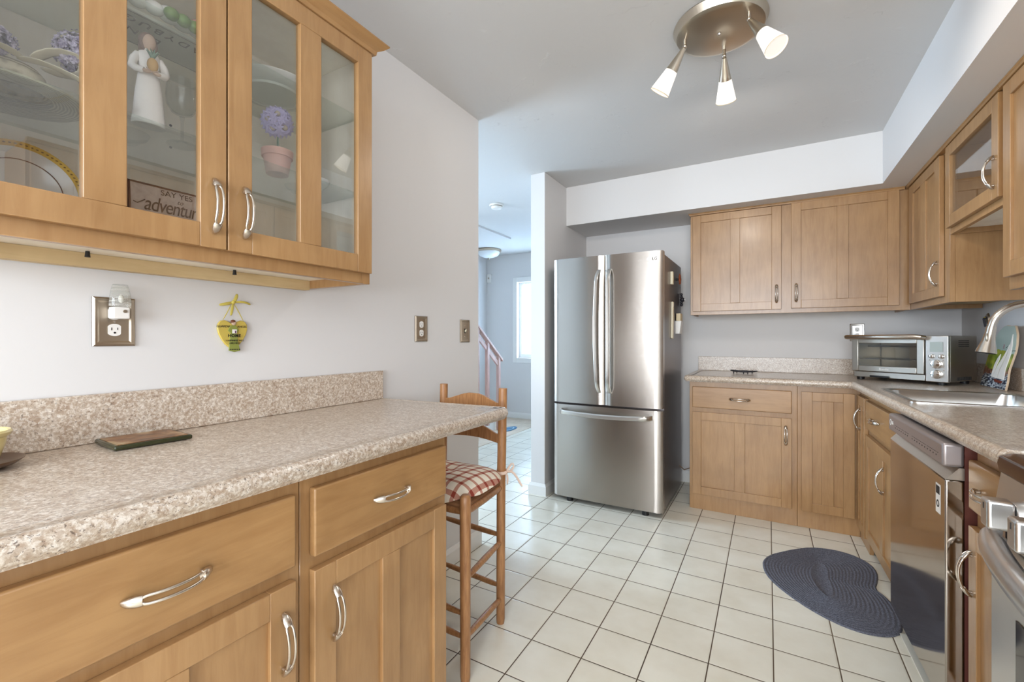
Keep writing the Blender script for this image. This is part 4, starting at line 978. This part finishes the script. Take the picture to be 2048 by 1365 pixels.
MB().cyl((0.006,-0.0302,0.003),(0.006,-0.033,0.003),0.0042,0.0038,14).build('sensor',M['plate_metal'],r_)
pf=[(0.001,0.071)]
for i in range(26): 
    z=0.070-0.055*i/25; rr_=0.0150+0.0065*math.sin(min(1,i/20)*math.pi/2); pf.append((rr_+(0.0006 if i%2 else 0),z))
MB().lathe(pf,c=(0,-0.020,0),n=26,cap=False,sy=0.75).build('shade',M['wine_glass'],r_,ang=60)
rb_=MB()
for i in range(17):
    z=0.016+0.0031*i; q_=0.0218-0.0062*(i/16)**2
    rb_.tube([(q_*math.cos(2*math.pi*k/24),-0.020+q_*0.75*math.sin(2*math.pi*k/24),z) for k in range(24)],0.00045,5,close=True)
rb_.build('ribs',M['white_plastic'],r_)
MB().sphere((0.002,-0.020,0.034),0.006,8,(1,1,1.8)).build('bulb',mat('bulb_white',srgb(230,226,215),0.3),r_)
# angel ornament
r_=root('guardian_angel_plaque','yellow heart plaque lettered Guardian Angel Home hanging on a ribbon','plaque',(WL,0.766,1.190),R(90))
hp_=[]
for sgn in (1,):
    pts=[(0.0,0.028),(0.012,0.036),(0.024,0.041),(0.036,0.038),(0.043,0.028),(0.044,0.014),(0.040,-0.002),(0.032,-0.018),(0.022,-0.032),(0.010,-0.043),(0.0,-0.049)]
    hp_=pts+[(-x,z) for x,z in pts[::-1][1:-1]]
MB().prism(hp_,-0.010,-0.002,axis='y').build('heart',M['yellow'],r_,0.002,2)
MB().prism([(-0.014,-0.052),(-0.012,-0.030),(-0.009,0.002),(-0.016,0.010),(-0.010,0.022),(-0.003,0.026),(0.004,0.026),(0.011,0.020),(0.016,0.010),(0.010,0.002),(0.014,-0.028),(0.020,-0.053),(0.003,-0.056)],-0.0135,-0.0102,axis='y').build('dress',M['green_dress'],r_,0.0008)
MB().sphere((0.001,-0.0125,0.033),0.0072,9,(1,0.35,1.1)).build('face',M['skin_clay'],r_); MB().sphere((-0.001,-0.0122,0.037),0.0078,9,(1.02,0.4,0.75)).build('hair',mat('hair_brown',srgb(110,62,36),0.6),r_)
MB().box(-0.004,0.009,-0.0145,-0.0136,0.001,0.013).build('little_house',M['white_clay'],r_); MB().box(0.003,0.007,-0.0151,-0.0146,0.0015,0.009).build('house_door',pr_,r_,smooth=False)
ib=M['ink_black']
text('lettering','GUARDIAN',0.0092,ib,r_,(-0.024,-0.0105,0.0215),ext=0.0003); text('lettering','ANGEL',0.0092,ib,r_,(0.027,-0.0105,0.0215),ext=0.0003)
text('lettering','HOME',0.0125,ib,r_,(0.002,-0.0142,-0.0065),ext=0.0003,space=1.15,bold=0.0003)
text('lettering','HAPPINESS WILL',0.0074,ib,r_,(0.004,-0.0142,-0.0215),ext=0.0003); text('lettering','LIVE HERE',0.0074,ib,r_,(0.003,-0.0142,-0.0295),ext=0.0003)
hm=MB()
for k in range(6): hm.sphere((-0.010+0.0055*k,-0.0138,-0.0485),0.0019,4,(1,0.3,1))
hm.build('hem_hearts',ib,r_,smooth=False)
yr=M['yellow_ribbon']
ribbon([(-0.030,-0.008,0.038),(-0.018,-0.010,0.062),(-0.003,-0.008,0.092)],0.003,'ribbon',yr,r_,(0,1,0)); ribbon([(0.034,-0.008,0.036),(0.020,-0.010,0.062),(0.003,-0.008,0.094)],0.003,'ribbon',yr,r_,(0,1,0))
ribbon([(0.0,-0.010,0.096),(-0.020,-0.016,0.090),(-0.044,-0.012,0.085)],0.010,'ribbon',yr,r_,(0,1,0)); ribbon([(0.0,-0.010,0.096),(0.022,-0.016,0.100),(0.040,-0.014,0.097),(0.056,-0.008,0.092)],0.007,'ribbon',yr,r_,(0,1,0))
ribbon([(0.0,-0.010,0.094),(0.006,-0.016,0.108),(0.012,-0.012,0.124)],0.011,'ribbon',yr,r_,(0,1,0)); ribbon([(0.0,-0.010,0.096),(-0.005,-0.016,0.076),(-0.008,-0.012,0.052)],0.009,'ribbon',yr,r_,(0,1,0))
MB().sphere((0,-0.012,0.096),0.006,8,(1,0.7,1)).cyl((0,0,0.096),(0,-0.010,0.096),0.0015,0.0015,8).build('knot',yr,r_)

# ---------------------------------------------------------------- things on the left worktop
r_=root('planter_pot','small cream glazed pot at the left edge of the worktop','pot',(-1.325,0.224,TOP+0.009))
MB().lathe([(0.001,0.003),(0.034,0.003),(0.042,0.012),(0.050,0.040),(0.0515,0.052),(0.056,0.056),(0.059,0.062),(0.056,0.066),(0.052,0.064),(0.046,0.050),(0.001,0.048)],n=40).build('pot_wall',M['warm_pot'],r_,ang=40)
o=MB().lathe([(0.001,0.0),(0.045,0.0),(0.064,0.006),(0.075,0.0145),(0.076,0.0165),(0.072,0.0155),(0.060,0.009),(0.045,0.006),(0.001,0.006)],n=44).build('saucer',M['bronze'],None,ang=40); o.location=(-1.325,0.224,TOP+0.0012); setp(o,'dark brown saucer under the cream pot','saucer')
r_=root('picture_tile','dark green edged tile with amber glaze lying on the left worktop','tile',(-1.333,0.507,TOP+0.001),R(-3))
box(-0.068,0.068,-0.077,0.077,0,0.011).build('tile_body',M['green_edge'],r_,0.004,3)
am=mat('amber_glaze',srgb(150,110,70),0.3); m=am; nt,nd,L,b=nodes(m); rp=ramp(m,[(0.40,srgb(84,50,28)),(0.52,srgb(142,96,56)),(0.68,srgb(196,176,136))]); L.new(noise(m,coords(m,(1,1,1)),12,4,0.6,0.8).outputs[0],rp.inputs[0]); L.new(rp.outputs[0],b.inputs['Base Color'])
box(-0.060,0.060,-0.069,0.069,0.0111,0.0122).build('glazed_top',am,r_)

# ---------------------------------------------------------------- bar stool
r_=root('bar_stool','ladder-back wooden bar stool with rush seat at the worktop end','stool',(-1.125,1.42,0),0)
B2=(0.165,0.165); B1=(-0.165,0.195); F2=(0.225,-0.170); F1=(-0.205,-0.150)
P2t=(0.165,0.180,0.968); P1t=(-0.165,0.205,0.968)
sw=M['stool_wood']
for (a,t) in ((B2,P2t),(B1,P1t)): MB().tube([(a[0],a[1]-0.006,0),(a[0],a[1]-0.004,0.02),(a[0],a[1],0.55),t],[0.0155,0.018,0.0185,0.018],16).build('back_post',sw,r_,0.001,ang=40)
for a in (F2,F1): MB().tube([(a[0],a[1],0),(a[0],a[1],0.02),(a[0],a[1],0.60),(a[0],a[1],0.632),(a[0],a[1],0.640)],[0.015,0.0175,0.0195,0.0190,0.0120],16).build('leg',sw,r_,ang=40)
def bar(a,b_,za,zb,r0=0.0105,nm='rung'):
    pa_=Vector((a[0],a[1],za)); pb_=Vector((b_[0],b_[1],zb)); return MB().tube([pa_,pa_.lerp(pb_,0.15),pa_.lerp(pb_,0.5),pa_.lerp(pb_,0.85),pb_],[r0*0.7,r0,r0*1.12,r0,r0*0.7],12).build(nm,sw,r_)
bar(F2,B2,0.350,0.335); bar(F2,B2,0.150,0.100); bar(F1,B1,0.350,0.335); bar(F1,B1,0.150,0.100)
bar(B1,B2,0.360,0.360); bar(B1,B2,0.150,0.150); bar(F1,F2,0.230,0.230); bar(F1,F2,0.150,0.150)
bar(F2,B2,0.578,0.560,0.0125,'seat_rail'); bar(F1,B1,0.578,0.560,0.0125,'seat_rail'); bar(F1,F2,0.578,0.578,0.0125,'seat_rail'); bar(B1,B2,0.560,0.560,0.0125,'seat_rail')
def slat(z0,z1,arch):
    n=12; fr_=[];bk=[]
    A=Vector((B1[0]+0.006,B1[1]+0.006,0)); Bv=Vector((B2[0]-0.006,B2[1]+0.010,0))
    ring=[]
    for i in range(n+1):
        t=i/n; p_=A.lerp(Bv,t)+Vector((0,0.018*math.sin(math.pi*t),0)); 
        up_=arch*max(0,min(1,(min(t,1-t)-0.08)/0.30)); dn=0.010*math.sin(math.pi*t)
        ring.append([(p_.x,p_.y-0.006,z0+dn),(p_.x,p_.y+0.006,z0+dn),(p_.x,p_.y+0.006,z1+up_),(p_.x,p_.y-0.006,z1+up_)])
    return MB().loft(ring).build('back_slat',sw,r_,0.002)
slat(0.858,0.905,0.030); slat(0.735,0.775,0.030)
sp=[(F1[0]-0.006,F1[1]-0.004),(F2[0]+0.006,F2[1]-0.004),(B2[0]+0.004,B2[1]+0.002),(B1[0]-0.004,B1[1]+0.002)]
def seatring(k,z): 
    c_=Vector((0.005,0.01)); return [((Vector(p_)-c_)*k+c_).to_tuple()+(z+ (0.0 if i<2 else -0.016),) for i,p_ in enumerate(sp)]
MB().loft([seatring(0.90,0.577),seatring(0.985,0.582),seatring(0.995,0.600),seatring(0.93,0.612),seatring(0.5,0.606)]).build('rush_seat',M['rush'],r_,0.004,2)
cu=root('seat_cushion','red and cream checked tie-on cushion on the bar stool','cushion',(-1.115,1.42,0.600))
cm_=MB(); rg=[]
nA,nR=48,12
def cushz(x,y): 
    return 0
rows=[]
for side in (1,-1):
    for j in range(nR+1):
        t=j/nR; ring=[]
        for k in range(nA):
            a=2*math.pi*k/nA; ex=abs(math.cos(a))**0.62*math.copysign(1,math.cos(a)); ey=abs(math.sin(a))**0.62*math.copysign(1,math.sin(a))
            fx=0.222*ex*(1-0.06*ey); fy=0.192*ey+ (-0.012)
            hh_=0.030*(1-t**3.2)**0.55 if t<1 else 0
            x_,y_=fx*t,fy*t
            tuft=0.020*math.exp(-((x_)**2+(y_)**2)/0.0022)+0.010*(math.exp(-(x_**2)/0.0012)*0.35)
            if side==1: z_=0.032+hh_*1.15-tuft
            else: z_=0.032-hh_*0.62
            droop=0.040*max(0,(-y_-0.13)/0.07)**1.3 + 0.02*max(0,(abs(x_)-0.17)/0.05)**1.5
            ring.append((x_,y_,z_-droop-0.016*max(0,y_)/0.18))
        rows.append(ring)
top_=rows[:nR+1]; bot_=rows[nR+1:][::-1]
rows2=top_[1:]+bot_[1:-1]
cm_.loft(rows2); cm_.build('pad',M['gingham'],cu,ang=80,sub=1)
MB().sphere((0,0,0.046),0.009,8,(1,1,0.5)).build('tuft_button',mat('button_red',srgb(150,70,56),0.8),cu)
tb=lambda pts,w_: ribbon(pts,w_,'tie',M['gingham'],cu,(0,0,1))
lp=[]
for i in range(17):
    a=2*math.pi*i/16; lp.append((0.155+0.022*math.cos(a),0.170+0.022*math.sin(a),0.022+0.002*math.sin(a)))
MB().tube(lp,0.006,8,flat=1.2).build('tie',mat('tie_cloth',srgb(222,196,178),0.85),cu)
tm=bpy.data.materials['tie_cloth']
def tie(pts,w_=0.010): return ribbon(pts,w_,'tie',tm,cu,(0,1,0))
tie([(0.176,0.172,0.022),(0.190,0.174,0.050),(0.204,0.176,0.066),(0.212,0.177,0.055),(0.202,0.176,0.034),(0.180,0.174,0.020)])
tie([(0.178,0.172,0.024),(0.205,0.170,0.034),(0.230,0.166,0.012),(0.252,0.160,-0.014),(0.262,0.156,-0.018)],0.012)
tie([(0.176,0.172,0.020),(0.184,0.172,-0.002),(0.180,0.172,-0.030)],0.011)

# ---------------------------------------------------------------- rug
r_=root('heart_rug','grey-blue braided heart shaped rug on the tiles by the sink cabinet','rug',(0,0,0))
out=[(-0.028,2.660),(-0.018,2.73),(0.012,2.80),(0.056,2.855),(0.12,2.93),(0.203,3.005),(0.28,3.030),(0.352,3.030),(0.42,2.995),(0.462,2.93),(0.474,2.85),(0.462,2.76),(0.432,2.650),(0.462,2.60),(0.478,2.52),(0.484,2.42),(0.462,2.31),(0.42,2.262),(0.36,2.238),(0.30,2.238),(0.235,2.262),(0.156,2.318),(0.085,2.395),(0.030,2.470),(-0.012,2.560)]
rm=MB(); tgt=Vector((0.29,2.655))
def shr(k):
    # shrink each outline point toward the spine of the heart
    res=[]
    for x,y in out:
        cx_=0.22+(x-0.22)*0.12; cy_=2.655+(y-2.655)*0.42; res.append((x+(cx_-x)*k,y+(cy_-y)*k))
    return res
def smoothp(P_,it=1):
    for _ in range(it):
        Q=[]
        for i in range(len(P_)):
            a=P_[i]; b_=P_[(i+1)%len(P_)]; Q+= [(a[0]*.75+b_[0]*.25,a[1]*.75+b_[1]*.25),(a[0]*.25+b_[0]*.75,a[1]*.25+b_[1]*.75)]
        P_=Q
    return P_
rings=[[(x,y,0.0006) for x,y in smoothp(out)]]
nb=15
for j in range(nb*4+1):
    k=j/(nb*4)*0.995; z=0.0045+0.0035*abs(math.sin(math.pi*j/4)); 
    rings.append([(x,y,z) for x,y in smoothp(shr(k))])
rm.loft(rings); rm.build('braid',M['rug'],r_,ang=80)

# ---------------------------------------------------------------- toaster oven
OA=math.atan2(-0.59,0.807)
to=root('toaster_oven','stainless steel toaster oven angled in the worktop corner','toaster oven',(0.452,3.497,TOP+0.001),OA)
OW,OD,OZ,OH=0.470,0.310,0.018,0.268
oms=mat('oven_steel',srgb(190,184,174),0.36,1.0)
bm_=MB().box(0,OW,0.022,0.032,OZ,OH).box(0,0.012,0.032,OD,OZ,OH).box(OW-0.075,OW,0.032,OD,OZ,OH).box(0.012,OW-0.075,0.032,OD,OH-0.012,OH).box(0.012,OW-0.075,0.032,OD,OZ,OZ+0.02).box(0.012,OW-0.075,OD-0.012,OD,OZ+0.02,OH-0.012)
bm_.b.free()
bm_=MB().box(0,0.012,0.022,OD,OZ,OH).box(OW-0.100,OW,0.022,OD,OZ,OH).box(0.012,OW-0.100,0.022,OD,OH-0.012,OH).box(0.012,OW-0.100,0.022,OD,OZ,OZ+0.035).box(0.012,OW-0.100,OD-0.012,OD,OZ+0.035,OH-0.012)
bm_.build('body',oms,to,0.004,3)
dx0,dx1,dz0,dz1=0.004,OW-0.104,OZ+0.036,OH-0.004
do=MB().box(dx0,dx0+0.034,0,0.0215,dz0,dz1).box(dx1-0.034,dx1,0,0.0215,dz0,dz1).box(dx0+0.034,dx1-0.034,0,0.0215,dz0,dz0+0.034).box(dx0+0.034,dx1-0.034,0,0.0215,dz1-0.040,dz1).build('door',oms,to,0.003,2)
og=glass('tinted_oven_glass',(0.72,0.70,0.66,1),1.7)
box(dx0+0.033,dx1-0.033,0.004,0.008,dz0+0.033,dz1-0.039).build('window_pane',og,do,smooth=False)
text('lettering','Breville',0.016,M['white_plastic'],do,((dx0+dx1)/2-0.01,-0.0006,dz0+0.016),bold=0.0002)
MB().tube([(dx0-0.016,-0.030,dz1-0.002),(dx0-0.010,-0.034,dz1-0.002),(dx1-0.03,-0.034,dz1-0.002),(dx1-0.005,-0.028,dz1-0.004),(dx1+0.008,-0.010,dz1-0.008)],[0.0125,0.014,0.014,0.014,0.0125],18).cyl((dx0+0.01,0.001,dz1-0.012),(dx0+0.01,-0.034,dz1-0.006),0.006,0.006,10).cyl((dx1-0.02,0.001,dz1-0.012),(dx1-0.02,-0.034,dz1-0.006),0.006,0.006,10).build('handle',M['nickel'],do)
box(0.010,OW-0.104,0.010,0.0215,OZ,OZ+0.033).build('crumb_tray_front',oms,to,0.002)
box(0.10,0.20,0.002,0.0095,OZ+0.001,OZ+0.012).build('tray_lip',M['black'],to,0.002)
rk=MB().tube([(0.014,0.04,0.128),(OW-0.104,0.04,0.128)],0.002,6).tube([(0.014,0.26,0.128),(OW-0.104,0.26,0.128)],0.002,6)
for i in range(16): rk.tube([(0.022+i*0.0225,0.04,0.128),(0.022+i*0.0225,0.26,0.128)],0.0014,5)
rk.build('rack',M['chrome'],to)
for z in (0.075,0.205):
    MB().tube([(0.016,0.15,z),(OW-0.106,0.15,z)],0.005,8).build('heating_element',M['plate_metal'],to)
cpn=box(OW-0.0985,OW,0.0,0.0215,OZ-0.002,OH).build('control_panel',M['steel_light'],to,0.004,3); cxp=OW-0.05
box(cxp-0.028,cxp+0.028,-0.002,-0.0002,OH-0.088,OH-0.034).build('display',M['lcd'],cpn,0.002)
def kn(x,z,r0,d=0.016): return MB().lathe([(0.001,0),(r0*1.08,-0.0002),(r0*1.08,-0.003),(r0,-0.004),(r0*0.94,-d),(r0*0.8,-d-0.001),(0.001,-d-0.001)],c=(x,-0.0002,z),n=26,axis='y').build('knob',M['chrome'],cpn,ang=35)
kn(cxp-0.021,OH-0.112,0.0115,0.008); kn(cxp+0.021,OH-0.112,0.0115,0.008); kn(cxp,OH-0.154,0.0225); kn(cxp,OH-0.209,0.0225)
bts=MB()
for (x,z) in ((cxp-0.028,OH-0.133),(cxp+0.028,OH-0.133),(cxp+0.031,OH-0.172),(cxp+0.031,OH-0.186)): bts.cyl((x,-0.0001,z),(x,-0.002,z),0.004,0.0038,12)
bts.build('buttons',M['nickel'],cpn)
vn=MB()
for i in range(13):
    for j in range(4): vn.box(OW+0.0002,OW+0.001,0.105+i*0.009,0.111+i*0.009,OH-0.030-j*0.010,OH-0.025-j*0.010)
vn.build('side_vent',M['black'],to,smooth=False)
vn=MB()
for i in range(20): vn.box(OW+0.0002,OW+0.001,0.09+i*0.008,0.094+i*0.008,OZ+0.006,OZ+0.024)
vn.build('lower_vent',M['black'],to,smooth=False)
for (x,y) in ((0.035,0.035),(OW-0.04,0.035),(0.035,OD-0.035),(OW-0.04,OD-0.035)): MB().cyl((x,y,0),(x,y,OZ-0.0005),0.019,0.021,18).build('foot',M['black'],to)

# ---------------------------------------------------------------- sailboat board
cb=root('sailboat_board','painted board with white sails and green hills leaning behind the sink','board',(0.998,3.15,TOP+0.001),R(-90))
# local x toward the viewer (-Y), z up, leaning back toward the wall
OUT=[(-0.225,0.0),(0.125,0.0),(0.128,0.045),(0.120,0.085),(0.118,0.105),(0.135,0.150),(0.148,0.190),(0.146,0.225),(0.128,0.272),(0.098,0.305),(0.082,0.318),(0.030,0.318),(-0.015,0.322),(-0.060,0.316),(-0.110,0.290),(-0.155,0.245),(-0.190,0.185),(-0.205,0.12),(-0.215,0.06)]
OUT=[(x*0.84-0.008,z) for x,z in OUT]
LEAN=Matrix.Rotation(R(-8.5),4,'X')
MB().prism(OUT,-0.008,0.0,axis='y').xf(LEAN).build('board_core',mat('board_edge',srgb(206,180,150),0.5),cb,0.001)
sm_=mat('painted_landscape',srgb(160,176,168),0.35); m=sm_; nt,nd,L,b=nodes(m)
t=N(m,'ShaderNodeTexCoord'); spx=N(m,'ShaderNodeSeparateXYZ'); L.new(t.outputs['Object'],spx.inputs[0])
hn=noise(m,t.outputs['Object'],14,3,0.6); hz=mathn(m,'ADD',spx.outputs[2],mathn(m,'MULTIPLY',mathn(m,'SUBTRACT',hn.outputs[0],0.5),0.10))
seac=ramp(m,[(0.45,srgb(44,50,66)),(0.6,srgb(190,196,200))]); L.new(noise(m,coords(m,(1,1,3)),45,3).outputs[0],seac.inputs[0])
hill=ramp(m,[(0.4,srgb(104,124,40)),(0.6,srgb(170,170,64))]); L.new(noise(m,t.outputs['Object'],18,3).outputs[0],hill.inputs[0])
rock=ramp(m,[(0.42,srgb(84,40,34)),(0.6,srgb(150,110,84))]); L.new(noise(m,t.outputs['Object'],40,3).outputs[0],rock.inputs[0])
c=mixc(m,hill.outputs[0],srgb(166,182,172),mathn(m,'GREATER_THAN',hz,0.185)); c=mixc(m,rock.outputs[0],c,mathn(m,'GREATER_THAN',hz,0.098)); c=mixc(m,seac.outputs[0],c,mathn(m,'GREATER_THAN',hz,0.070))
L.new(c,b.inputs['Base Color'])
MB().prism([(x*0.975,z*0.985+0.002) for x,z in OUT],-0.0095,-0.0081,axis='y').xf(LEAN).build('painted_face',sm_,cb)
wsail=mat('sail_white',srgb(232,226,218),0.5)
for poly in ([(-0.005,0.052),(0.070,0.050),(0.066,0.10),(0.086,0.17),(0.085,0.22),(0.068,0.275),(0.064,0.23),(0.052,0.17),(0.012,0.10)],[(-0.055,0.055),(-0.012,0.052),(0.002,0.10),(0.040,0.165),(0.056,0.225),(0.046,0.20),(0.010,0.155),(-0.030,0.11)],[(-0.075,0.06),(-0.060,0.055),(-0.042,0.11),(-0.022,0.145),(-0.018,0.175),(-0.040,0.155),(-0.062,0.12)]):
    MB().prism(poly,-0.013,-0.0096,axis='y').xf(LEAN).build('sail',wsail,cb,0.0006)
MB().prism([(-0.02,0.034),(0.045,0.030),(0.055,0.042),(-0.035,0.048)],-0.013,-0.0096,axis='y').xf(LEAN).build('hull',mat('hull_red',srgb(112,48,34),0.5),cb)
fg=MB().box(-0.012,0.002,-0.0105,-0.0096,0.205,0.2085).box(-0.012,0.002,-0.0105,-0.0096,0.212,0.2155).box(-0.012,0.002,-0.0105,-0.0096,0.219,0.2225); fg.xf(LEAN).build('flag_stripes',mat('flag',srgb(150,70,90),0.5),cb,smooth=False)
bd_=MB()
for (x,z) in ((0.022,0.208),(0.030,0.212),(0.092,0.192),(0.104,0.194),(0.118,0.193)): bd_.box(x,x+0.006,-0.0105,-0.0096,z,z+0.003)
bd_.xf(LEAN).build('birds',M['ink_black'],cb,smooth=False)
r_=root('wall_hook','small metal hook ornament on the wall behind the tap','hook',(WR,3.50,1.285),R(-90))
MB().lathe([(0.001,-0.0005),(0.022,-0.0005),(0.018,-0.008),(0.001,-0.010)],n=20,axis='y',sy=1.5).build('hook_plate',M['plate_metal'],r_)
MB().tube([(0,-0.008,0.01),(0,-0.018,0),(0,-0.016,-0.02),(0,-0.012,-0.045)],[0.006,0.007,0.006,0.005],10).build('hook_arm',M['iron'],r_)
MB().sphere((0,-0.014,0.006),0.006,7).build('bead',M['yellow'],r_)
# trivet on the back worktop
r_=root('trivet','small black cast iron trivet on the back worktop','trivet',(-0.153,3.63,TOP+0.001),R(-4))
tv=MB()
for i in range(28):
    pass
ring_=[(0.085*math.cos(2*math.pi*k/28),0.06*math.sin(2*math.pi*k/28),0.018+0.003*math.cos(4*math.pi*k/28)) for k in range(28)]
tv.tube(ring_,0.0035,8,close=True)
for (cx_,cy_) in ((-0.035,0),(0.035,0),(0,0.028),(0,-0.028)): tv.tube([(cx_+0.024*math.cos(2*math.pi*k/16),cy_+0.02*math.sin(2*math.pi*k/16),0.018) for k in range(16)],0.003,7,close=True)
tv.build('scroll_top',M['iron'],r_)
for (x,y) in ((-0.062,-0.03),(0.004,-0.05),(0.03,-0.045),(0.05,0.035),(-0.05,0.035)): MB().cyl((x,y,0),(x,y,0.0145),0.003,0.004,8).build('foot',M['iron'],r_)

# ---------------------------------------------------------------- ceiling fixture
LX,LY=-0.168,1.945
cf=root('ceiling_spotlight','brushed nickel ceiling light with three glowing cone shades','ceiling light',(LX,LY,CL))
MB().lathe([(0.001,0),(0.170,0),(0.172,-0.004),(0.160,-0.030),(0.140,-0.036),(0.001,-0.038)],n=72).build('canopy',M['nickel_brush'],cf,ang=25)
MB().lathe([(0.001,-0.0382),(0.007,-0.0384),(0.005,-0.043),(0.001,-0.044)],n=14).build('screw',M['nickel'],cf)
for (px,py),(tx,ty,tz) in (((-0.125,-0.025),(-0.395,1.945,2.215)),((0.106,-0.072),(0.024,1.832,2.205)),((0.008,0.120),(-0.163,2.200,2.215))):
    a_=Vector((px,py,-0.064)); tp=Vector((tx-LX,ty-LY,tz-CL)); dn=(tp-a_).normalized(); Ln=(tp-a_).length
    arm=MB().cyl((px,py,-0.036),(px,py,-0.062),0.0065,0.0065,12).sphere((px,py,-0.062),0.0085,8).build('arm',M['nickel'],cf)
    Lc=0.174; e0=a_+dn*0.006; e1=a_+dn*(0.006+Lc*0.50); e2=a_+dn*(0.006+Lc)
    MB().tube([e0,e1],[0.009,0.0245],28,cap=True).build('cone_holder',M['nickel_brush'],arm)
    MB().tube([e1+dn*0.0004,e2],[0.0246,0.041],28,cap=False).build('glass_shade',M['lamp_glass'],arm)
    MB().tube([e2-dn*0.004,e2-dn*0.003],[0.0380,0.0383],28).build('diffuser', M['lamp_face'], arm)
    MB().tube([e2-dn*0.0015,e2+dn*0.0015],[0.0412,0.0414],28,cap=False).build('rim', M['tan'], arm)
    ld=bpy.data.lights.new('bulb_light','SPOT'); ld.energy=11; ld.color=(1.0,0.95,0.89); ld.shadow_soft_size=0.035; ld.spot_size=R(170); ld.spot_blend=0.6
    lo=bpy.data.objects.new('bulb_light',ld); col.objects.link(lo); lo.parent=cf; lo.location=e2+dn*0.012; lo.rotation_euler=dn.to_track_quat('-Z','Y').to_euler()
